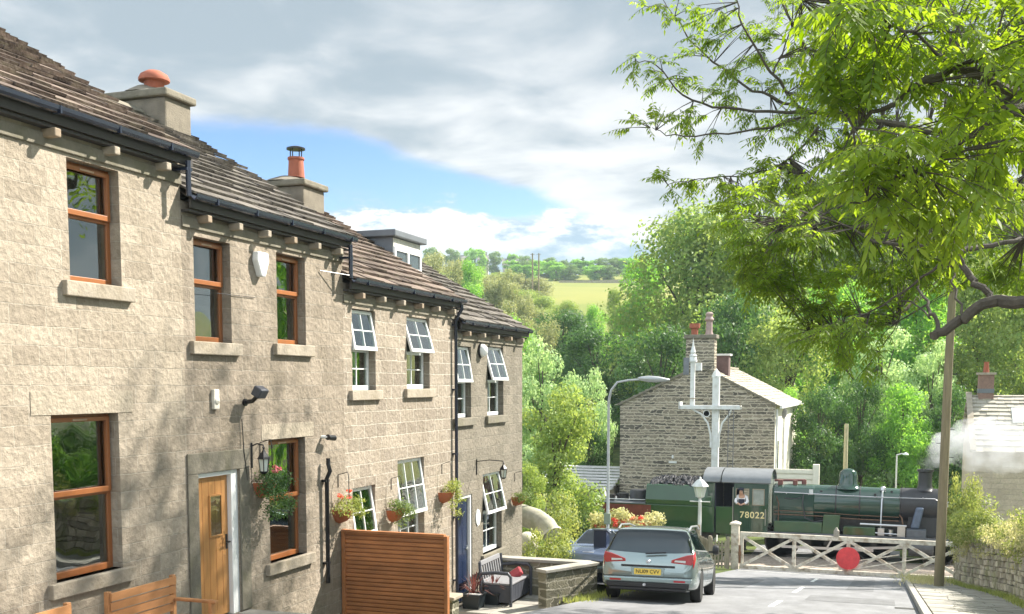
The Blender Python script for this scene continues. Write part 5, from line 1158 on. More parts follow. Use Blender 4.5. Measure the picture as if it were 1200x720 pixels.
dsh = MB(); dsh.M = Matrix.Translation((GX1+.45, GY+.55, ZEL-.45)) @ Matrix.Rotation(R(-60), 4, 'Z') @ Matrix.Rotation(R(80), 4, 'X'); dsh.lathe([(.0, -.05), (.16, -.03), (.27, .05)], (0, 0, 0), n=16)
dsh.build('satellite_dish', mat('dish_grey', (.3, .3, .3), .6), o)
MB().tube([(xm-1.3, GY-.08, -3.7), (xm-1.3, GY-.02, -3.55)], .05).box((xm-1.5, GY-.06, -3.95), (xm-1.1, GY-.003, -3.85)).build('wall_fitting', SIGW, o)
# loading steps beyond
o = thing('platform_steps', (-4.4, 52.0, -7.35), 'cream boarded steps and gate beside the white side wall behind the cab', 'steps')
stt = MB()
for k in range(6): stt.box((-.55, .0, 1.9+k*.26), (1.2, .05, 2.08+k*.26))
stt.box((-.55, .06, 0), (1.2, .1, 3.4)); stt.build('boards', CREAM, o); MB().box((1.2, -.1, 0), (1.5, .15, 3.65)).build('post', CREAM, o, bev=.02)
# signal
SX = -7.52; SY = 50.2
o = thing('bracket_signal', (SX, SY, -7.35), 'tall white bracket signal post in front of the stone gable', 'railway signal')
hT = .80+7.35
MB().box((-.155, -.15, 0), (.155, .15, hT-.4)).lathe([(.22, hT-.4), (.22, hT-.34), (.15, hT-.2), (.0, hT)], (0, 0, 0), n=4).build('post', SIGW, o, bev=.02)
zP = -.98+7.35
MB().box((-1.62, -.28, zP), (1.15, .28, zP+.06)).box((-1.66, -.30, zP-.12), (1.15, -.26, zP+.02)).box((-1.66, .26, zP-.12), (1.15, .3, zP+.02)).box((-1.7, -.3, zP-.12), (-1.62, .3, zP+.22)).build('bracket_platform', SIGW, o)
cv = MB()
for s, L_ in ((-1, 1.1), (1, .75)): cv.tube([(s*.18, -.2, zP-1.9), (s*.2, -.2, zP-1.3), (s*.34, -.2, zP-.75), (s*.65, -.2, zP-.35), (s*L_, -.2, zP-.1)], .045, 8)
cv.lathe([(.13, -.02), (.17, -.02), (.17, .02), (.13, .02), (.13, -.02)], (-.4, -.2, zP-.32), 'y', 18)
cv.build('curved_stay', SIGW, o, True)
MB().tube([(-1.6, -.28, zP+.4), (-.3, -.28, zP+.35)], .02).tube([(.2, -.28, zP+.25), (1.15, -.28, zP+.25)], .02).tube([(1.15, -.28, zP), (1.15, -.28, zP+.27)], .02).build('platform_rail', GREYW, o)
dx = -1.10; dT = 2.25+7.35
MB().box((dx-.10, -.10, zP+.06), (dx+.10, .10, dT-1.15)).lathe([(.2, dT-1.15), (.2, dT-1.08), (.15, dT-.9), (.19, dT-.86), (.1, dT-.78), (.13, dT-.7), (.05, dT-.4), (.0, dT)], (dx, 0, 0), n=12).build('doll_post', SIGW, o, bev=.01)
MB().box((dx-.42, -.16, dT-1.75), (dx-.16, -.10, dT-.95)).build('signal_arm', mat('arm_back_grey', (.16, .17, .19), .6), o); MB().box((dx+.16, -.2, dT-1.55), (dx+.42, .05, dT-1.2)).build('signal_lamp', SIGW, o)
ld = MB(); ld.tube([(.62, -.25, .2), (.62, -.25, zP)], .022, 6).tube([(.86, -.25, .2), (.86, -.25, zP)], .022, 6)
z = .4
while z < zP: ld.tube([(.62, -.25, z), (.86, -.25, z)], .014, 5); z += .3
ld.build('ladder', mat('ladder_grey', (.15, .15, .15), .7), o)
# cottage right
o = thing('roadside_cottage', (0, 0, 0), 'stone cottage with pale slate roof beyond the smoke at the right edge', 'house')
X0, X1, Y0, Y1, Z0, Z1, ZR = 3.7, 14., 51.5, 58.5, -7.4, -2.9, -.45
ym = (Y0+Y1)/2
wl = MB(); wl.add([(X0, Y0, Z0), (X0, Y1, Z0), (X0, Y1, Z1), (X0, ym, ZR-.12), (X0, Y0, Z1)], [(0, 1, 2, 3, 4)]); wl.add([(X0, Y0, Z0), (X1, Y0, Z0), (X1, Y0, Z1), (X0, Y0, Z1)], [(0, 1, 2, 3)]); wl.add([(X1, Y0, Z0), (X1, Y1, Z0), (X1, Y1, Z1), (X1, ym, ZR-.12), (X1, Y0, Z1)], [(0, 1, 2, 3, 4)]); wl.add([(X0, Y1, Z0), (X1, Y1, Z0), (X1, Y1, Z1), (X0, Y1, Z1)], [(0, 1, 2, 3)])
wl.build('wall', stone('cottage_stone', (.62, .54, .43), (.52, .45, .35), (.60, .53, .43), bw=.5, bh=.24, damt=.2), o, fix=False)
cr = MB(); cr.M = Matrix.Rotation(R(90), 4, 'Z')
slates(cr, -X1-.1, -X0+.12, Y0-.3, Z1-.05, ym, ZR, r2, rowh=.36, th=.045); slates(cr, -X1-.1, -X0+.12, Y1+.3, Z1-.05, ym, ZR, r2, rowh=.36, th=.045)
cr.build('roof', SLATEL, o, fix=False)
MB().bar((X0-.05, Y0-.32, Z1+.02), (X0-.05, ym, ZR+.10), .26, .12).build('verge_stones', DRESS, o)
c3 = MB().box((X0+.35, ym-.4, ZR-.5), (X0+1.0, ym+.4, ZR+.95)).build('chimney', mat('chimney_brown', (.24, .15, .12), .9, .3, 6), o); MB().box((X0+.27, ym-.48, ZR+.952), (X0+1.08, ym+.48, ZR+1.06)).build('chimney_cap', DRESS, c3); MB().box((X0+.33, ym-.42, ZR+.1), (X0+1.02, ym+.42, ZR+.3)).build('flashing', LEAD, c3)
MB().lathe([(.14, 0), (.1, .45), (.13, .5)], (X0+.67, ym, ZR+1.06), n=12).build('pot', POT_C, c3, True)
sk = MB(); t0 = .45; sl_ = (ZR-Z1+.05)/(ym-Y0+.3); sk.add([(X0+1.7, ym-2.0, ZR-2.0*sl_+.1), (X0+2.6, ym-2.0, ZR-2.0*sl_+.1), (X0+2.6, ym-1.0, ZR-1.0*sl_+.1), (X0+1.7, ym-1.0, ZR-1.0*sl_+.1)], [(0,1,2,3)]); sk.build('skylight', CLEAR, o)

# ------------------------------------------------------------------ foliage
def crown_mesh(name, seed, w, h, leaf, n, m, lobes=26, shape='round', low=.12):
    """crown of unit-like tree: width w, height h, from z=low*h; returns object"""
    rg = np.random.default_rng(seed); cs = []; rs = []
    for k in range(lobes):
        t = rg.uniform(0, 2*PI); u = rg.uniform(0, 1)
        z = low+ (1-low)*u
        if shape == 'round': pr = math.sqrt(max(.02, 1-((z-.52)/.52)**2))
        elif shape == 'cone': pr = max(.08, 1.05-z)
        else: pr = math.sqrt(max(.05, 1-((z-.42)/.62)**2))
        r = pr*w/2*rg.uniform(.45, .92)*(1+.15*math.sin(3*t+seed))
        cs.append((r*math.cos(t), r*math.sin(t), z*h*.94)); rs.append(w*rg.uniform(.13, .22)*(.6 if shape == 'cone' else 1))
    for k in range(lobes//3):
        cs.append((rg.normal()*w*.1, rg.normal()*w*.1, h*rg.uniform(low+.1, .88))); rs.append(w*.2*(.5 if shape == 'cone' else 1))
    tot = sum(r*r for r in rs); P, N = clump_points(cs, rs, n/tot, rg, .72)
    return leaves_mesh(name, P, N, leaf*rg.uniform(.6, 1.35, len(P)), 1.7, seed, m), cs
def tree_proto(name, seed, w, h, leaf, n, m, **k):
    o = thing(name, (0, 0, 0), 'x', 'tree')
    cr, cs = crown_mesh('crown', seed, w, h, leaf, n, m, **k); cr.parent = o
    rg = random.Random(seed); t = MB()
    r0 = h*.022
    t.tube([(0, 0, -1.5), (.02*h, 0, .2*h), (-.01*h, .01*h, .45*h), (0, 0, .8*h)], [r0*1.2, r0, r0*.7, r0*.25], 9)
    tr = t.build('trunk', BARK, o, True)
    b = MB()
    for c in cs[:14]:
        z0 = max(.12*h, c[2]*.55); b.tube([(0, 0, z0), (c[0]*.4, c[1]*.4, z0+(c[2]-z0)*.5), (c[0]*.9, c[1]*.9, c[2]*.97)], [r0*.45, r0*.28, r0*.1], 6)
    b.build('branches', BARK, tr, True)
    o['h'] = float(h); o['w'] = float(w)
    return o
used = set()
def put(proto, px, pyt, D, label, wpx=None, group=None, hmin=None, base=None):
    a = atd(px, pyt, D); g = hill_z(a.x, a.y) if base is None else base
    h = max(a.z-g, hmin or 1.5); w = (wpx*D/FPX) if wpx else proto['w']*h/proto['h']
    c = proto if id(proto) not in used else copy_tree(proto); used.add(id(proto)); PR.append(c)
    s = h/proto['h']; sw = w/proto['w']
    c.location = (a.x, a.y, g); c.scale = (sw, sw, s); c.rotation_euler.z = rnd.uniform(0, 6.28)
    tag(c, label, 'tree', group)
    return c
PR = []
T = {}
T['mid'] = tree_proto('broadleaf_tree', 11, 9, 13, .30, 17000, L_MID, lobes=34)
T['mid2'] = tree_proto('broadleaf_tree', 12, 9, 12, .27, 17000, L_YEL, lobes=30)
T['dark'] = tree_proto('broadleaf_tree', 13, 9, 12, .28, 16000, L_DARK, lobes=30, low=.05)
T['pale'] = tree_proto('broadleaf_tree', 14, 6, 9, .24, 14000, L_PALE, lobes=26, low=.05)
T['big'] = tree_proto('broadleaf_tree', 15, 13, 18, .34, 52000, L_OLIVE, lobes=80, low=.05)
T['slope'] = tree_proto('broadleaf_tree', 25, 9, 10, .30, 17000, L_SLOPE, lobes=34, low=.0)
T['yel'] = tree_proto('broadleaf_tree', 16, 4, 6.5, .15, 12000, L_YEL, lobes=26, low=.06)
T['con'] = tree_proto('conifer_tree', 17, 4, 11, .25, 5000, L_DARK, lobes=26, shape='cone', low=.02)
T['far'] = tree_proto('broadleaf_tree', 18, 8, 10, .5, 6500, L_FAR, lobes=30, low=.0)
T['far2'] = tree_proto('broadleaf_tree', 19, 8, 10, .5, 6500, L_MID, lobes=26, low=.0)
T['purp'] = tree_proto('copper_beech', 20, 9, 10, .6, 4500, L_PURP, lobes=20, low=.0)
T['bush'] = tree_proto('bush', 21, 5, 3.2, .17, 9000, L_SHR, lobes=24, low=.0, shape='round')
G = 'trees of the wood and hillside'
N_ = [0]
def T_(k, px, py, D, w, label, **kw): put(T[k], px, py, D, label, w, G, **kw)
T_('big', 822, 246, 88, 200, 'large round tree with yellow tips rising behind the gable chimney')
T_('mid', 756, 300, 112, 90, 'mid green tree just left of the large round tree, beside the field')
T_('dark', 700, 385, 92, 125, 'dark green tree left of the stone gable, below the field')
T_('dark', 660, 366, 120, 90, 'dark tree at the lower edge of the field, in front of the slope')
T_('mid2', 745, 352, 118, 70, 'yellow green tree at the right lower edge of the field')
T_('dark', 860, 345, 74, 120, 'dark tree directly behind the chimney pots of the stone gable')
T_('dark', 775, 385, 78, 110, 'dark tree behind the left eave of the stone gable')
T_('pale', 690, 432, 62, 60, 'small pale bluish tree between the street lamp and the yellow bush')
T_('pale', 636, 395, 64, 80, 'pale grey green tree right of the end house roof')
T_('mid', 610, 372, 80, 70, 'mid green tree peeping over the end house eaves')
T_('yel', 652, 448, 43, 108, 'bright yellow green leafy tree right of the end house')
T_('dark', 690, 500, 60, 60, 'dark shrubby tree left of the stone gable foot')
T_('yel', 622, 540, 38, 46, 'small yellow green bush tree by the bent pipe')
T_('mid2', 925, 372, 72, 120, 'yellow green tree just right of the pale slate roof')
T_('mid', 985, 325, 84, 140, 'green tree above the locomotive dome')
T_('pale', 1035, 385, 72, 95, 'pale blossom speckled tree left of the telegraph pole')
T_('mid', 1080, 330, 84, 120, 'mid green tree behind the telegraph pole top')
T_('mid2', 1150, 300, 80, 140, 'yellow green tree above the roadside cottage chimney')
T_('mid2', 1215, 330, 74, 140, 'yellow green tree behind the right end of the cottage roof')
T_('big', 912, 250, 104, 130, 'tree behind the yellow green tree, right of the largest crown')
T_('big', 1000, 205, 112, 170, 'tall pale green tree at the back of the wood above the boiler')
T_('big', 1100, 215, 112, 160, 'tall tree at the back of the wood behind the telegraph pole')
T_('mid2', 1190, 225, 112, 160, 'tall tree at the back of the wood at the right edge')
T_('dark', 960, 455, 62, 80, 'low dark tree on the bank behind the safety valves')
T_('dark', 1010, 440, 64, 80, 'low dark tree behind the boiler and slim pole')
T_('mid', 1060, 450, 62, 80, 'low green tree behind the platform lamp')
T_('dark', 1115, 455, 63, 70, 'low dark tree behind the smoke left of the cottage')
T_('mid', 915, 455, 66, 60, 'low green tree beside the white side wall of the gable house')
T_('pale', 1095, 400, 70, 70, 'pale tree between telegraph pole and cottage chimney')
# slope on the left
sl = [(500, 291, 185, 50, 'slope', 'top left tree of the wooded slope, beside the dormer'), (528, 300, 180, 48, 'slope', 'second tree of the wooded slope right of the dormer'), (556, 305, 175, 46, 'mid', 'third tree along the crest of the wooded slope'),
      (584, 312, 168, 44, 'slope', 'tree on the crest of the wooded slope left of the poles'), (606, 326, 160, 42, 'slope', 'tree on the wooded slope at the top left corner of the field'), (622, 345, 150, 42, 'slope', 'last tree of the wooded slope touching the field'),
      (515, 322, 150, 60, 'slope', 'tree on the wooded slope low behind the end house roof'), (550, 335, 140, 60, 'mid', 'green tree on the wooded slope above the end house roof'), (585, 350, 130, 56, 'slope', 'yellow green tree on the wooded slope over the end of the roof'),
      (612, 368, 115, 50, 'slope', 'yellow green tree just above the end house gutter end'), (635, 372, 108, 50, 'slope', 'yellow green tree below the left edge of the field'), (575, 375, 105, 60, 'mid', 'tree hidden low behind the end house roof')]
for px, py, D, w, k, lb in sl: T_(k, px, py, D, w, lb)
# hedge line below the field and ridge trees
rd = [(505, 289, 485, 26, 'far', 'leftmost far tree on the skyline right of the dormer'), (530, 291, 485, 26, 'far', 'far round tree on the left skyline'), (556, 291, 485, 26, 'far2', 'far tree on the skyline among small houses'), (580, 294, 485, 20, 'far', 'far tree on the skyline left of the two poles'), (600, 297, 485, 16, 'far2', 'small far tree just left of the two poles'),
      (615, 299, 485, 22, 'far', 'far tree directly behind the left slim pole'), (645, 306, 430, 34, 'far2', 'bright green round tree right of the two hillside poles'), (664, 303, 485, 10, 'con', 'leftmost dark conifer on the skyline'), (683, 300, 485, 17, 'con', 'largest dark conifer on the skyline'), (702, 302, 485, 17, 'con', 'dark conifer just right of the largest conifer'), (693, 309, 485, 14, 'con', 'small conifer between the two larger ones'),
      (708, 310, 485, 26, 'far', 'far green tree below the conifers'), (680, 318, 480, 22, 'far2', 'dark green tree at the top edge of the field'), (720, 318, 470, 24, 'far', 'far tree right of the dark green one at the field edge'), (734, 303, 485, 18, 'far2', 'upright far tree left of the copper beech'), (726, 304, 485, 14, 'far', 'upright far tree beside its taller neighbour'),
      (724.5+21, 309, 495, 19, 'purp', 'purple copper beech on the skyline'), (760, 311, 485, 26, 'far', 'far tree right of the copper beech'), (775, 314, 485, 24, 'far2', 'far tree partly behind the large round tree'), (740, 322, 440, 26, 'far2', 'low far bush under the copper beech'), (655, 326, 440, 24, 'far', 'low far tree left end of the field wall'), (635, 322, 430, 20, 'far', 'far shrub between the poles and the bright tree')]
for px, py, D, w, k, lb in rd: T_(k, px, py, D, w, lb)
fl = [(668, 352, 165, 34, 'mid2', 'bush tree standing in the lower field, left'), (722, 338, 175, 26, 'mid2', 'light bush tree standing in the lower field, right'), (700, 358, 150, 40, 'mid', 'bush tree at the foot of the field, centre'), (735, 362, 140, 40, 'mid2', 'bush tree at the foot of the field beside the large tree'), (675, 366, 140, 40, 'dark', 'dark bush tree at the foot of the field')]
for px, py, D, w, k, lb in fl: T_(k, px, py, D, w, lb)
# trees standing among those, on the slope and between field and skyline
fr_ = random.Random(21)
ORD = ['', 'first', 'second', 'third', 'fourth', 'fifth', 'sixth', 'seventh', 'eighth', 'ninth', 'tenth', 'eleventh', 'twelfth', 'thirteenth', 'fourteenth', 'fifteenth', 'sixteenth']
slope_rows = [(496, 640, 24, 262, (lambda px: 296+.29*(px-496)), 'upper row'), (500, 650, 22, 205, (lambda px: 312+.27*(px-500)), 'second row'), (505, 660, 24, 165, (lambda px: 330+.27*(px-505)), 'third row'), (520, 650, 26, 128, (lambda px: 352+.22*(px-520)), 'lowest row')]
for x0, x1, st, D, f, rw in slope_rows:
    px = x0; k = 0
    while px < x1:
        k += 1; T_(fr_.choice(['slope', 'slope', 'slope', 'mid2']), px, f(px)+fr_.uniform(-4, 4), D*fr_.uniform(.96, 1.04), 60, 'tree in the %s of the wooded slope, %s from the left' % (rw, ORD[k]), hmin=8)
        px += st
for row, (D, y0_, nm) in enumerate(((452, 307, 'behind the field wall'), (412, 317, 'at the top edge of the field'))):
    px = 600+row*7; k = 0
    while px < 800:
        k += 1
        if not (row == 1 and k % 3 == 0): T_(fr_.choice(['far', 'far2', 'far', 'far2', 'far']), px, y0_+fr_.uniform(-6, 9), D, fr_.uniform(18, 30), 'far leafy tree %s, %s from the left' % (nm, ORD[k]), hmin=6)
        px += 15
# bushes
def B_(px, py, D, w, label, k='bush', **kw): c = put(T[k], px, py, D, label, w, 'bushes near the crossing', **kw); c['category'] = 'bush'
B_(645, 580, 41, 80, 'pale leaved bush above the rail fence beside the yellow tree'); B_(676, 584, 45, 70, 'dark green bush below the pale roofs behind the rail fence', 'dark'); B_(640, 628, 27.0, 76, 'green rounded bush behind the patio wall', 'bush')
B_(1128, 560, 44, 50, 'yellowish bush beyond the right end of the gate')
def shrub(name, loc, size, n, leaf, m, label, cat='shrub', seed=1, blossom=None, lobes=16, stems=True):
    o = thing(name, loc, label, cat); rg = np.random.default_rng(seed); sx, sy, sz = size
    cs = [(rg.uniform(-.5, .5)*sx, rg.uniform(-.5, .5)*sy, rg.uniform(.15, .95)*sz) for _ in range(lobes)]; rs = [min(sx, sz)*.2*rg.uniform(.7, 1.2) for _ in cs]
    P, N = clump_points(cs, rs, n/sum(r*r for r in rs), rg); leaves_mesh('foliage', P, N, leaf*rg.uniform(.6, 1.3, len(P)), 1.9, seed, m, o)
    if stems:
        st = MB()
        for c in cs: st.tube([(c[0]*.3, c[1]*.3, -.2), (c[0]*.7, c[1]*.7, c[2]*.5), c], [.02, .014, .006], 5)
        st.build('stems', BARK, o)
    if blossom:
        bm_, cc = blossom; P, N = clump_points([(c[0]+rg.normal()*.12, c[1]+rg.normal()*.1, c[2]+rg.normal()*.13) for c in cc for _ in (0, 1)], [.12]*(2*len(cc)), 2600, rg); leaves_mesh('blossom', P, N, .07*rg.uniform(.6, 1.3, len(P)), 1.2, seed+1, bm_, o)
    return o
q = atd(728, 640, 42.5)
shrub('flowering_shrub', (q.x, q.y, -7.2), (2.9, .9, 2.1), 5200, .13, L_CREAM, 'tall cream and coral flowering shrub in front of the tender', 'shrub', 4, (REDF, [(-.25+k*.16, -.35, 1.85+.12*math.sin(k*2.1)) for k in range(9)] + [(.9, -.3, 1.45), (1.05, -.3, 1.5), (-.9, -.3, 1.6)]))
# wall on the right with overhanging growth
o = thing('roadside_stone_wall', (0, 0, 0), 'rough dry stone wall along the right pavement under ivy', 'wall')
wfx = lambda y: 3.05 - .75*smooth(28, 37, y)
bk_ = MB()
for y in frange(4, 39, 1.): bk_.add([(wfx(y)+.12, y, -1.45-.137*y-.2), (wfx(y+1)+.12, y+1, -1.45-.137*(y+1)-.2), (wfx(y+1)+.18, y+1, -1.45-.137*(y+1)+1.42), (wfx(y)+.18, y, -1.45-.137*y+1.42)], [(0, 1, 2, 3)])
bk_.build('wall_core', EARTH, o, fix=False)
sw = MB(); rw = random.Random(12); zz_ = -.05
while zz_ < 1.4:
    hh_ = rw.uniform(.11, .2); y = 15.
    while y < 39.:
        l = rw.uniform(.16, .46); g = -1.45-.137*(y+l/2); x = wfx(y+l/2)+zz_*.06
        sw.M = Matrix.Translation((x+.12, y+l/2, g+zz_+hh_/2)) @ Matrix.Rotation(-slope+rw.uniform(-.07, .07), 4, 'X') @ Matrix.Rotation(rw.uniform(-.08, .08), 4, 'Z')
        d0 = rw.uniform(.08, .145); a = l/2-rw.uniform(.004, .012); c = hh_/2-rw.uniform(.003, .01)
        j1, j2, j3, j4 = [rw.uniform(-.02, .02) for _ in range(4)]
        sw.add([(-d0, -a*.93+j1, -c*.9), (-d0, a*.93+j2, -c*.9+j3*.5), (-d0+j4, a*.9, c*.9), (-d0, -a*.92, c*.9+j4*.5), (.12, -a, -c), (.12, a, -c), (.12, a, c), (.12, -a, c), (-d0*.6, -a, -c), (-d0*.6, a, -c), (-d0*.6, a, c), (-d0*.6, -a, c)],
               [(0, 1, 2, 3), (0, 8, 9, 1), (1, 9, 10, 2), (2, 10, 11, 3), (3, 11, 8, 0), (8, 4, 5, 9), (9, 5, 6, 10), (10, 6, 7, 11), (11, 7, 4, 8)])
        y += l
    zz_ += hh_
sw.M = None
sw.build('wall_face', mat('field_stone', (.40, .35, .26), .95, .35, 7, bump=1., bscale=22, dirt=((.27, .28, .13), 2.2, .6), island=.38), o, fix=False)
cp = MB(); y = 4.
while y < 39:
    l = rnd.uniform(.25, .5); g = -1.45-.137*(y+l/2); x = 3.05 - .75*smooth(28, 37, y)
    cp.M = Matrix.Translation((x+.25, y+l/2, g+1.45)) @ Matrix.Rotation(rnd.uniform(-.2, .2), 4, 'X') @ Matrix.Rotation(rnd.uniform(-.15, .15), 4, 'Y'); cp.box((-.24, -l/2+.01, -.05), (.24, l/2-.01, rnd.uniform(.12, .22))); y += l
cp.M = None; cp.build('coping_stones', MATS['field_stone'], o, bev=.02)
def along(name, label, y0, y1, step, fx, fz, rad, n, leaf, m, seed, cat='hedge', droop=None):
    rg = np.random.default_rng(seed); cs = []; rs = []
    for y in frange(y0, y1, step):
        for _ in range(2): 
            cs.append((fx(y)+rg.normal()*.16, y+rg.uniform(0, step), -1.45-.137*y+fz(y)+rg.normal()*.22)); rs.append(rad*rg.uniform(.6, 1.25))
    P, N = clump_points(cs, rs, n/sum(r*r for r in rs), rg)
    o = leaves_mesh(name, P, N, leaf*rg.uniform(.6, 1.4, len(P)), 2.2, seed, m, None, droop); return tag(o, label, cat)
wx = lambda y: 3.05 - .75*smooth(28, 37, y)
along('ivy_hedge', 'dark leafy hedge growing above the near part of the right wall', 14, 27, .4, lambda y: wx(y)+.75, lambda y: 2.5, .5, 26000, .085, L_MID, 31)
along('ivy_hedge', 'denser dark evergreen hedge behind the nearer hedge, highest at the right edge', 16, 29, .5, lambda y: wx(y)+1.4, lambda y: 3.1+.3*math.sin(y), .65, 22000, .1, L_DARK, 32)
along('overhanging_creeper', 'pale straw coloured creeper draped over the right wall top', 19, 38.5, .3, lambda y: wx(y)+.0, lambda y: 1.5+.22*math.sin(y*1.9), .2, 11000, .06, L_STRAW, 33, 'creeper', 1.2)
along('overhanging_creeper', 'fresh green trailing leaves mixed through the straw coloured creeper', 17, 38.5, .4, lambda y: wx(y)+.12, lambda y: 1.65+.3*math.sin(y*1.3+1), .27, 15000, .065, L_SHR, 35, 'creeper', .8)
along('overhanging_creeper', 'light green creeper at the far end of the right wall beside the pole', 33, 39.2, .3, lambda y: wx(y)+.1, lambda y: 2.0, .42, 9000, .09, L_SHR, 34, 'creeper')
def grass_strip(name, pts, n, h, label, m, seed, spread=.08):
    rg = np.random.default_rng(seed); V = []
    for _ in range(n):
        t = rg.uniform(0, len(pts)-1.001); i = int(t); f = t-i; p = pts[i]*(1-f)+pts[i+1]*f
        p = p + np.array([rg.normal()*spread, rg.normal()*spread, 0]); a = rg.uniform(0, 6.28); d = np.array([math.cos(a), math.sin(a), 0])*.008; hh = h*rg.uniform(.4, 1.2); l = np.array([rg.normal()*.35*hh, rg.normal()*.35*hh, hh])
        V += [p-d, p+d, p+l*.9+d*.3, p+l]
    return tag(raw_quads(name, np.array(V), m), label, 'grass', kind='stuff')
gp = lambda l: [np.array(p) for p in l]
grass_strip('grass', gp([(wx(y)-.12, y, -1.45-.137*y+.14) for y in range(18, 40, 2)]), 5000, .12, 'short grass and weeds along the foot of the right wall', L_SHR, 41)
grass_strip('grass', gp([(1.2, 34, -5.95), (1.5, 36, -6.2), (1.0, 38.5, -6.55), (2.2, 39.3, -6.7)]), 2200, .12, 'tufts of grass round the telegraph pole foot', L_STRAW, 42, .3)
grass_strip('grass', gp([(-5.4, 19, -4.05), (-5.45, 21, -4.33), (-5.4, 24, -4.75)]), 1300, .10, 'sunlit weeds between the low wall and the silver green car', L_SHR, 43, .16)
# house stepping sheds behind: pale roofs left of the stone gable
o = thing('low_shed', (0, 0, 0), 'low shed with pale corrugated roof left of the stone gable', 'shed')
sx0, sx1 = -17.2, -13.3
MB().box((sx0, 53, -7.4), (sx1, 56, -5.3)).build('wall', GREYW, o)
sr = MB()
for k in range(8): sr.box((sx0-.2, 52.6+k*.45, -5.28+k*.12), (sx1+.2, 53.1+k*.45, -5.2+k*.12))
sr.build('roof', mat('pale_corrugated', (.55, .54, .52), .5, .2, 4), o)
# far houses and field wall
def far_house(px, py, D, w, hgt, label, m=None):
    a = atd(px, py, D); g = a.z-hgt
    o = thing('hillside_house', (a.x, a.y, g), label, 'house', 'small houses on the far ridge', YAW)
    w = w*D/FPX
    MB().box((-w/2, 0, -8), (w/2, 8, hgt*.62)).build('wall', m or mat('far_stone', (.42, .36, .30), .9, .2, .5), o)
    MB().prism([(-.4, hgt*.62), (8.4, hgt*.62), (4, hgt)], 'x', -w/2-.3, w/2+.3).build('roof', mat('far_roof', (.20, .18, .18), .8), o)
    wn = MB(); x = -w/2+1.5
    while x < w/2-1.2: wn.box((x, -.06, hgt*.2), (x+1.1, -.01, hgt*.42)); x += 3.2
    wn.build('window', mat('dark_pane', (.05, .05, .05)), o); MB().box((w/2-1.5, 3.5, hgt*.9), (w/2-.5, 4.5, hgt*1.2)).build('chimney', mat('far_stone', (.4, .35, .3)), o)
cm_ = mat('far_cream', (.72, .68, .60), .8)
far_house(540, 298, 490, 14, 7, 'leftmost small far house on the skyline', cm_); far_house(566, 298, 490, 12, 7, 'second small far house on the skyline', cm_); far_house(598, 302, 480, 18, 7, 'far house just left of the two poles'); far_house(612, 306, 470, 18, 6, 'long low far house behind the left pole', cm_)
far_house(664, 317, 468, 20, 9, 'brown far terrace right of the bright round tree'); far_house(740, 332, 455, 16, 5, 'pale roofed far barn at the top of the field', cm_); far_house(768, 313, 490, 12, 7, 'far pale house right of the copper beech', cm_)
o = thing('field_wall', (0, 0, 0), 'brown dry stone wall along the top of the far field', 'wall'); fw = MB()
pv_ = None
for px in range(655, 790, 5):
    v = 402; a = atd(px, 335, v); p = Vector((a.x, a.y, hill_z(a.x, a.y)))
    if pv_ is not None: fw.bar(pv_+Vector((0, 0, .2)), p+Vector((0, 0, .2)), .7, 1.6)
    pv_ = p
fw.build('wall_run', RUB3, o)

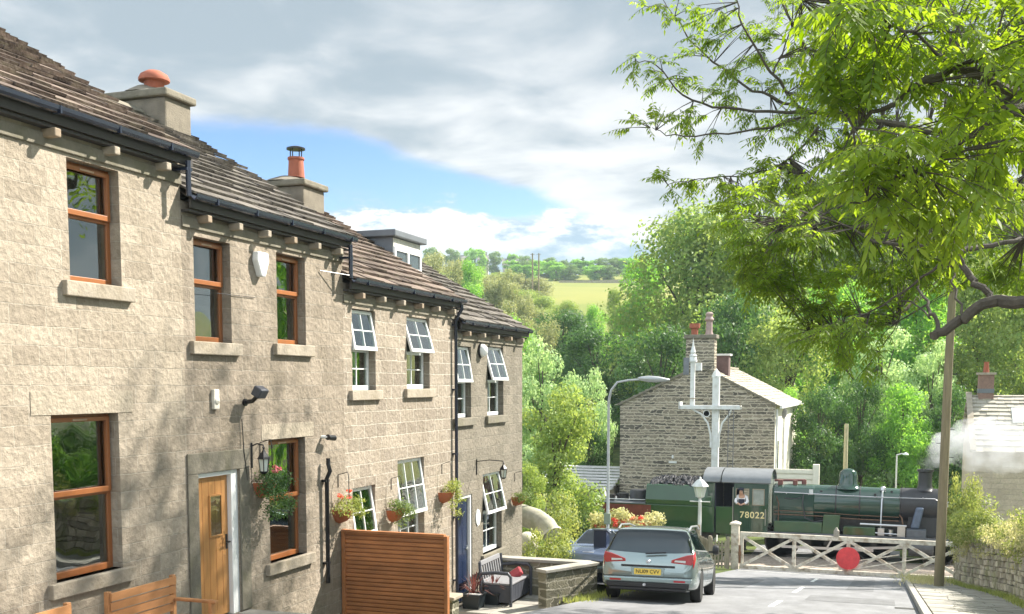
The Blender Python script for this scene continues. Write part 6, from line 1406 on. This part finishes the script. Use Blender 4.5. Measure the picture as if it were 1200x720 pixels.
# ------------------------------------------------------------------ near ash tree, branches hang into view from the right
ash = thing('ash_tree', (7.6, 11.5, -1.9), 'tall ash tree off to the right whose leafy branches hang over the road', 'tree')
AL = Vector(ash.location); rg = np.random.default_rng(77); rp_ = random.Random(77)
W = lambda px, py, D: atd(px, py, D)-AL
MB().tube([(0, 0, -.5), (.1, .1, 2), (0, .2, 5), (-.2, .3, 8), (-.1, .3, 12), (0, .2, 15)], [.36, .30, .26, .2, .13, .05], 14).build('trunk', BARK, ash, True)
limbs = [  # (points, start radius px-ish metres, end radius)
 ([Vector((.0, .2, 3.5)), W(1330, 372, 8.4), W(1262, 357, 8.6), W(1200, 356, 8.8), W(1165, 353, 9), W(1130, 372, 9.1), W(1100, 392, 9.2), W(1094, 390, 9.2)], .075, .035),
 ([W(1100, 391, 9.2), W(1092, 372, 9.3), W(1086, 355, 9.4), W(1074, 336, 9.6)], .03, .012),
 ([W(1165, 353, 9), W(1152, 338, 9.1), W(1133, 318, 9.2), W(1124, 296, 9.2), W(1150, 290, 9.3), W(1200, 280, 9.4)], .045, .03),
 ([W(1124, 300, 9.2), W(1100, 312, 9.4), W(1060, 340, 9.8), W(1010, 372, 10.2), W(950, 392, 10.6)], .022, .006),
 ([W(1124, 296, 9.2), W(1100, 286, 9.5), W(1040, 287, 10), W(980, 262, 10.4), W(900, 258, 10.8), W(862, 280, 11)], .03, .006),
 ([W(1090, 372, 9.3), W(1060, 352, 10), W(1040, 400, 10.4), W(1000, 445, 10.8)], .012, .004),
 ([W(1130, 372, 9.1), W(1120, 340, 9.4), W(1118, 312, 9.6)], .018, .01),
 ([Vector((0, .2, 6.5)), W(1300, 190, 11), W(1180, 170, 11.4), W(1080, 150, 11.6), W(1000, 138, 11.8), W(950, 132, 12)], .09, .03),
 ([W(950, 132, 12), W(915, 131, 12), W(850, 128, 12), W(800, 112, 12), W(770, 78, 12), W(745, 72, 12)], .03, .005),
 ([W(950, 132, 12), W(905, 115, 12.2), W(860, 92, 12.3), W(815, 55, 12.4), W(790, 18, 12.4), W(775, 0, 12.4)], .026, .005),
 ([W(935, 128, 12), W(905, 85, 11.8), W(880, 45, 11.7), W(865, 10, 11.6), W(860, -30, 11.6)], .026, .006),
 ([W(950, 134, 12), W(900, 150, 11.9), W(840, 158, 11.8), W(790, 160, 11.8), W(762, 150, 11.8)], .022, .005),
 ([W(960, 150, 11.9), W(925, 185, 12), W(880, 205, 12), W(832, 208, 12), W(782, 216, 12)], .02, .004),
 ([W(1000, 138, 11.8), W(960, 80, 12), W(930, 30, 12), W(910, -20, 12)], .035, .012),
 ([W(905, 85, 11.8), W(925, 40, 11.9), W(940, 0, 12)], .015, .006),
 ([Vector((0, .3, 4.8)), W(1290, 120, 6.2), W(1200, 110, 5.9), W(1120, 80, 5.7), W(1050, 120, 5.6), W(1000, 150, 5.6)], .06, .010),
 ([W(1200, 110, 5.9), W(1150, 150, 5.8), W(1100, 185, 5.7), W(1040, 215, 5.7), W(1000, 240, 5.7)], .02, .006),
 ([W(1120, 80, 5.7), W(1070, 40, 5.6), W(1020, 20, 5.6), W(985, 5, 5.6)], .015, .005),
]
for pts, r0, r1 in limbs:
    n = len(pts); dense = []
    for i in range((n-1)*4+1): dense.append(Vector([catmull([p[k] for p in pts], i/4) for k in range(3)]) + Vector((rp_.gauss(0, .012), rp_.gauss(0, .012), rp_.gauss(0, .012))))
    m_ = len(dense); MB().tube(dense, [(r0+(r1-r0)*i/(m_-1))*(.72 if pts[0] is not limbs[0][0][0] else 1) for i in range(m_)], 8).build('branch', BARKD, ash, True)
samples = [(Vector([catmull([p[k] for p in pts], t*(len(pts)-1)) for k in range(3)])) for pts, _, _ in limbs for t in [i/24 for i in range(25)]]
SN = np.array([tuple(p) for p in samples])
def nearest(p):
    d = ((SN-np.array(tuple(p)))**2).sum(1); return Vector(SN[int(d.argmin())])
LV = {'a': [], 'b': []}; TW = MB()
def compound(key, o_, d, L_, pairs, lw):
    """pinnate leaf: rachis with paired drooping leaflets"""
    d = d.normalized(); side = d.cross(Vector((0, 0, 1)))
    if side.length < .1: side = Vector((1, 0, 0))
    side.normalize(); nrm = side.cross(d).normalized(); ll = L_*.36
    p = o_.copy()
    for k in range(pairs+1):
        t = (k+1)/(pairs+1); c = o_ + d*(L_*t) + Vector((0, 0, -.22*L_*t*t))
        dirs = [(side*.85+d*.45), (-side*.85+d*.45)] if k < pairs else [d*1.]
        for q in dirs:
            q = (q + Vector((rp_.gauss(0, .12), rp_.gauss(0, .12), -rp_.uniform(.25, .9)))).normalized(); l = ll*rp_.uniform(.8, 1.1)*(1-.25*abs(t-.5))
            w = nrm.cross(q); w = (w + nrm*rp_.uniform(-.5, .5)).normalized()*l*lw
            LV[key] += [c, c+q*l*.42+w, c+q*l+Vector((0, 0, -l*.12)), c+q*l*.42-w]
    TW.tube([o_, o_+d*L_*.55+Vector((0, 0, -.06*L_)), o_+d*L_+Vector((0, 0, -.22*L_))], [.0022, .0018, .001], 3, cap=False)
def cluster(px, py, D, rpx, n, L_=.26, key='a', pairs=5, lw=.17, zs=1.):
    c = W(px, py, D); rr = rpx*D/FPX; a = nearest(c)
    tips = []
    for k in range(max(2, n//4)):
        e = c + Vector((rp_.gauss(0, .5), rp_.gauss(0, .5), rp_.gauss(0, .42*zs)))*rr
        mid = (a+e)/2 + Vector((0, 0, .05*rr)); TW.tube([a, mid, e], [.0065, .0045, .002], 4, cap=False); tips.append((a, e))
    for k in range(n):
        a_, e = tips[k % len(tips)]; t = rp_.uniform(.55, 1.0) if (e-a_).length < 2*rr else 1-rp_.uniform(0, .5)*rr/(e-a_).length
        o_ = a_.lerp(e, t); d = (e-a_).normalized() + Vector((rp_.gauss(0, .8), rp_.gauss(0, .8), rp_.gauss(.0, .4)))
        compound(key, o_, d, L_*rp_.uniform(.75, 1.2), pairs, lw)
# sparse left twigs
for px, py, r, n in [(745,72,14,7),(768,82,14,7),(790,95,16,8),(765,105,12,5),(748,148,13,7),(780,132,15,9),(800,138,14,8),(770,5,14,7),(795,10,14,8),(822,22,16,9),(845,22,14,8),(835,45,14,7),(812,60,14,6),(848,75,16,7),(870,30,14,7),(868,75,16,7),(835,98,15,6),(862,108,18,7),
                     (885,62,16,9),(900,95,18,9),(898,35,16,8),(880,140,16,6),(900,160,16,6),(845,130,14,5),(780,214,14,8),(808,216,13,6),(838,206,14,7),(862,216,16,7),(890,196,18,8),(905,215,18,9),(830,165,12,4),(860,235,14,6),(885,240,14,6)]:
    cluster(px, py, 12+rp_.uniform(-.3, .4), r*1.15, int(n*2.0), .20)
# dense middle
for k in range(118):
    px = rp_.uniform(905, 1250); py = rp_.uniform(-30, 262)
    if px < 930 and 120 < py < 235 and rp_.random() < .4: continue
    cluster(px, py, rp_.uniform(11.2, 13.2), 26, 28, .19)
for k in range(120):                                         # lower drapery down to the bough
    px = rp_.uniform(850, 1230); py = rp_.uniform(225, 345 if px > 1100 else 300+120*(1-abs(px-985)/135 if abs(px-985) < 135 else 0))
    if px > 1080 and py > 335: continue
    cluster(px, py, rp_.uniform(9.6, 12), 22, 17, .20)
for px, py in [(900,300),(925,330),(950,345),(975,360),(1000,375),(1030,380),(960,390),(1000,410),(1020,430),(1045,360),(1060,330),(1190,320),(1215,330),(1240,345),(1180,300),(870,285),(890,320)]: cluster(px, py, 10.3, 20, 17, .19)
# nearest sprays
for k in range(66):
    px = rp_.uniform(985, 1260); py = rp_.uniform(-30, 235 if px > 1020 else 150)
    cluster(px, py, rp_.uniform(5.0, 6.4), 34, 9, .24, 'b', 6, .16, .8)
for px, py in [(985,12),(975,35),(990,100),(1000,135),(985,125),(1015,215),(1000,190),(1040,235),(1060,250),(1090,240),(1120,250),(1130,215)]: cluster(px, py, 5.6, 20, 9, .235, 'b', 6, .16, .7)
# part of the crown above and right of the view
for k in range(120):
    p = Vector((rp_.uniform(-2.5, 6), rp_.uniform(-4, 9), rp_.uniform(8, 14)))
    for _ in range(12): compound('a', p+Vector((rp_.gauss(0, .5), rp_.gauss(0, .5), rp_.gauss(0, .35))), Vector((rp_.gauss(0, 1), rp_.gauss(0, 1), rp_.gauss(0, .3))), .34, 5, .19)
    TW.tube([Vector((0, .2, min(p.z+1.5, 9)))*1.0, p*.6+Vector((0, 0, p.z*.35)), p], [.03, .015, .006], 4, cap=False)
TW.build('twigs', BARKD, ash, False, fix=False)
raw_quads('crown', np.array([tuple(v) for v in LV['a']]), L_ASH, ash); raw_quads('near_leaves', np.array([tuple(v) for v in LV['b']]), L_LIME, ash)
# roadside tree out of frame on the right whose shade falls on road and terrace
T['tall'] = tree_proto('roadside_tree', 61, 9.5, 18.5, .17, 17000, L_ASH, lobes=30, low=.5)
t_ = T['tall']; used.add(id(t_)); t_.location = (4.8, 22.6, -3.6); tag(t_, 'tall roadside tree rising out of the hedge at the right edge', 'tree', G)
put(T['mid'], 1330, -30, 38, 'tall roadside tree beyond the hedge at the right edge', 200, G)
for k, v in T.items():
    if id(v) not in used:
        for c in list(v.children_recursive)+[v]: bpy.data.objects.remove(c)

# ------------------------------------------------------------------ air, light, sky, camera
hz = bpy.data.materials.new('air'); hz.use_nodes = True; hn = hz.node_tree; hn.nodes.remove(hn.nodes['Principled BSDF'])
hv = _n(hn, 'ShaderNodeVolumePrincipled'); hv.inputs['Color'].default_value = (.74, .87, 1, 1); hv.inputs['Density'].default_value = .00028; hn.links.new(hv.outputs[0], hn.nodes['Material Output'].inputs['Volume'])
tag(MB().box((-1010, -75, -14), (1010, 1310, 92)).build('haze', hz), kind='stuff')
SUN_AZ = R(47); SUN_EL = R(42)        # azimuth from +x towards +y
sd = Vector((math.cos(SUN_AZ)*math.cos(SUN_EL), math.sin(SUN_AZ)*math.cos(SUN_EL), math.sin(SUN_EL)))
sun = bpy.data.lights.new('sun', 'SUN'); sun.energy = 4.6; sun.angle = R(.55); sun.color = (1, .94, .84)
so = bpy.data.objects.new('sun', sun); C.objects.link(so); so.rotation_euler = sd.to_track_quat('Z', 'Y').to_euler(); so.location = sd*60
wd = bpy.data.worlds.new('World'); bpy.context.scene.world = wd; wd.use_nodes = True
nt = wd.node_tree; L = nt.links; nt.nodes.clear()
wo = _n(nt, 'ShaderNodeOutputWorld'); sky = _n(nt, 'ShaderNodeTexSky'); sky.sky_type = 'NISHITA'; sky.sun_disc = False; sky.sun_elevation = SUN_EL; sky.sun_rotation = math.pi/2-SUN_AZ; sky.air_density = 1.; sky.dust_density = .6; sky.ozone_density = 1.5
hsb = _n(nt, 'ShaderNodeHueSaturation', i_Hue=.515, i_Saturation=1.4, i_Value=.8); L.new(sky.outputs[0], hsb.inputs['Color'])
b1 = _n(nt, 'ShaderNodeBackground'); b1.inputs['Strength'].default_value = .085; L.new(hsb.outputs[0], b1.inputs[0])
tc = _n(nt, 'ShaderNodeTexCoord'); sp = _n(nt, 'ShaderNodeSeparateXYZ'); L.new(tc.outputs['Generated'], sp.inputs[0])
def M_(op, a, b=None, c=None, clamp=False):
    n = _n(nt, 'ShaderNodeMath', operation=op, use_clamp=clamp)
    for i, v in enumerate((a, b, c)):
        if v is None: continue
        if isinstance(v, (int, float)): n.inputs[i].default_value = v
        else: L.new(v, n.inputs[i])
    return n.outputs[0]
def MR(v, a, b, c=0., d=1., sm=True):
    n = _n(nt, 'ShaderNodeMapRange'); n.interpolation_type = 'SMOOTHSTEP' if sm else 'LINEAR'; L.new(v, n.inputs['Value'])
    for k, q in zip(('From Min', 'From Max', 'To Min', 'To Max'), (a, b, c, d)): n.inputs[k].default_value = q
    return n.outputs[0]
X_, Y_, Z_ = sp.outputs
zz = M_('MAXIMUM', Z_, .02)
# horizontal angle against the view and elevation, both true sky directions
az = M_('ARCTAN2', X_, Y_)                       # azimuth of the direction
elv = M_('DIVIDE', zz, M_('SQRT', M_('ADD', M_('MULTIPLY', X_, X_), M_('MULTIPLY', Y_, Y_))))
# overhead cloud sheet in plane projection
pz = M_('ADD', zz, .12); cx = M_('DIVIDE', X_, pz); cy = M_('DIVIDE', Y_, pz)
cb = _n(nt, 'ShaderNodeCombineXYZ'); L.new(cx, cb.inputs[0]); L.new(cy, cb.inputs[1])
n1 = _n(nt, 'ShaderNodeTexNoise', i_Scale=1.5, i_Detail=7., i_Roughness=.55, i_Distortion=.3); L.new(cb.outputs[0], n1.inputs['Vector'])
n2 = _n(nt, 'ShaderNodeTexNoise', i_Scale=.9, i_Detail=4., i_Roughness=.5); cb2 = _n(nt, 'ShaderNodeVectorMath', operation='ADD'); cb2.inputs[1].default_value = (7.3, 2.1, 0); L.new(cb.outputs[0], cb2.inputs[0]); L.new(cb2.outputs[0], n2.inputs['Vector'])
# the sheet's lower edge: from elevation .24 at the left to .13 at the right
edge = M_('MINIMUM', M_('MULTIPLY_ADD', az, -.34, .062), .228)        # az about -.6 (left) .. -.2 (centre right)
d = M_('SUBTRACT', M_('ADD', elv, M_('MULTIPLY', M_('SUBTRACT', n1.outputs['Fac'], .5), .075)), edge)
sheetm = MR(d, -.008, .012)
# cumulus bank low down
cbc = _n(nt, 'ShaderNodeCombineXYZ'); L.new(M_('MULTIPLY', az, 7.), cbc.inputs[0]); L.new(M_('MULTIPLY', elv, 17.), cbc.inputs[1])
n3 = _n(nt, 'ShaderNodeTexNoise', i_Scale=1.5, i_Detail=8., i_Roughness=.6); L.new(cbc.outputs[0], n3.inputs['Vector'])
cum_e = M_('ADD', M_('SUBTRACT', .166, elv), M_('MULTIPLY', M_('SUBTRACT', n3.outputs['Fac'], .5), .13))
cumm = MR(cum_e, -.004, .012)
# wisps in the blue
n4 = _n(nt, 'ShaderNodeTexNoise', i_Scale=1.0, i_Detail=6.); cbd = _n(nt, 'ShaderNodeCombineXYZ'); L.new(M_('MULTIPLY', az, 4.), cbd.inputs[0]); L.new(M_('MULTIPLY_ADD', elv, 16., 4.), cbd.inputs[1]); L.new(cbd.outputs[0], n4.inputs['Vector'])
wisp = MR(n4.outputs['Fac'], .56, .74, 0, .5)
mask = M_('MAXIMUM', M_('MAXIMUM', sheetm, cumm), wisp)
bright = M_('MULTIPLY_ADD', n2.outputs['Fac'], -1.0, 1.42)
n5 = _n(nt, 'ShaderNodeTexNoise', i_Scale=3.0, i_Detail=6., i_Roughness=.5, i_Distortion=.25); L.new(cb.outputs[0], n5.inputs['Vector'])
gv0 = MR(M_('ADD', M_('MULTIPLY', n2.outputs['Fac'], .55), M_('MULTIPLY', n5.outputs['Fac'], .45)), .40, .60)
gv = M_('MULTIPLY', gv0, MR(M_('SUBTRACT', elv, edge), .05, .22, 1., .62))
cr = _n(nt, 'ShaderNodeMix', data_type='RGBA'); L.new(gv, cr.inputs[0]); cr.inputs[6].default_value = (.40, .485, .56, 1); cr.inputs[7].default_value = (.93, .94, .96, 1)
# the far cumulus: white tops, blue grey feet
n6 = MR(n3.outputs['Fac'], .42, .55)
cc = _n(nt, 'ShaderNodeMix', data_type='RGBA'); L.new(M_('MULTIPLY', n6, MR(elv, .10, .145)), cc.inputs[0]); cc.inputs[6].default_value = (.40, .56, .72, 1); cc.inputs[7].default_value = (1.25, 1.25, 1.24, 1)
cf = _n(nt, 'ShaderNodeMix', data_type='RGBA'); L.new(M_('MULTIPLY', cumm, M_('SUBTRACT', 1., sheetm)), cf.inputs[0]); L.new(cr.outputs[2], cf.inputs[6]); L.new(cc.outputs[2], cf.inputs[7])
b2 = _n(nt, 'ShaderNodeBackground'); L.new(MR(Y_, -.5, .35, .95, .37), b2.inputs['Strength']); L.new(cf.outputs[2], b2.inputs[0])  # unseen clouds behind the camera made brighter, as added fill light
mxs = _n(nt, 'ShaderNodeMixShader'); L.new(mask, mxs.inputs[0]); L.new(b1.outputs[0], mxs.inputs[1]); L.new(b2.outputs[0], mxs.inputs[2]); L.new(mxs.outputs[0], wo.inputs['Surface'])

cam = bpy.data.cameras.new('camera'); co = bpy.data.objects.new('camera', cam); C.objects.link(co)
cam.sensor_width = 36; cam.lens = 36*FPX/1200; cam.clip_start = .1; cam.clip_end = 9000; cam.shift_y = (CY-360)/1200
co.matrix_world = Matrix((( RT.x, UP.x, -FW.x, 0), (RT.y, UP.y, -FW.y, 0), (RT.z, UP.z, -FW.z, 0), (0, 0, 0, 1)))
sc = bpy.context.scene; sc.camera = co
sc.view_settings.view_transform = 'Standard'; sc.view_settings.look = 'None'; sc.view_settings.exposure = 1.55; sc.view_settings.gamma = 1
cy = sc.cycles; cy.max_bounces = 8; cy.transparent_max_bounces = 12; cy.diffuse_bounces = 3; cy.glossy_bounces = 4; cy.volume_bounces = 2
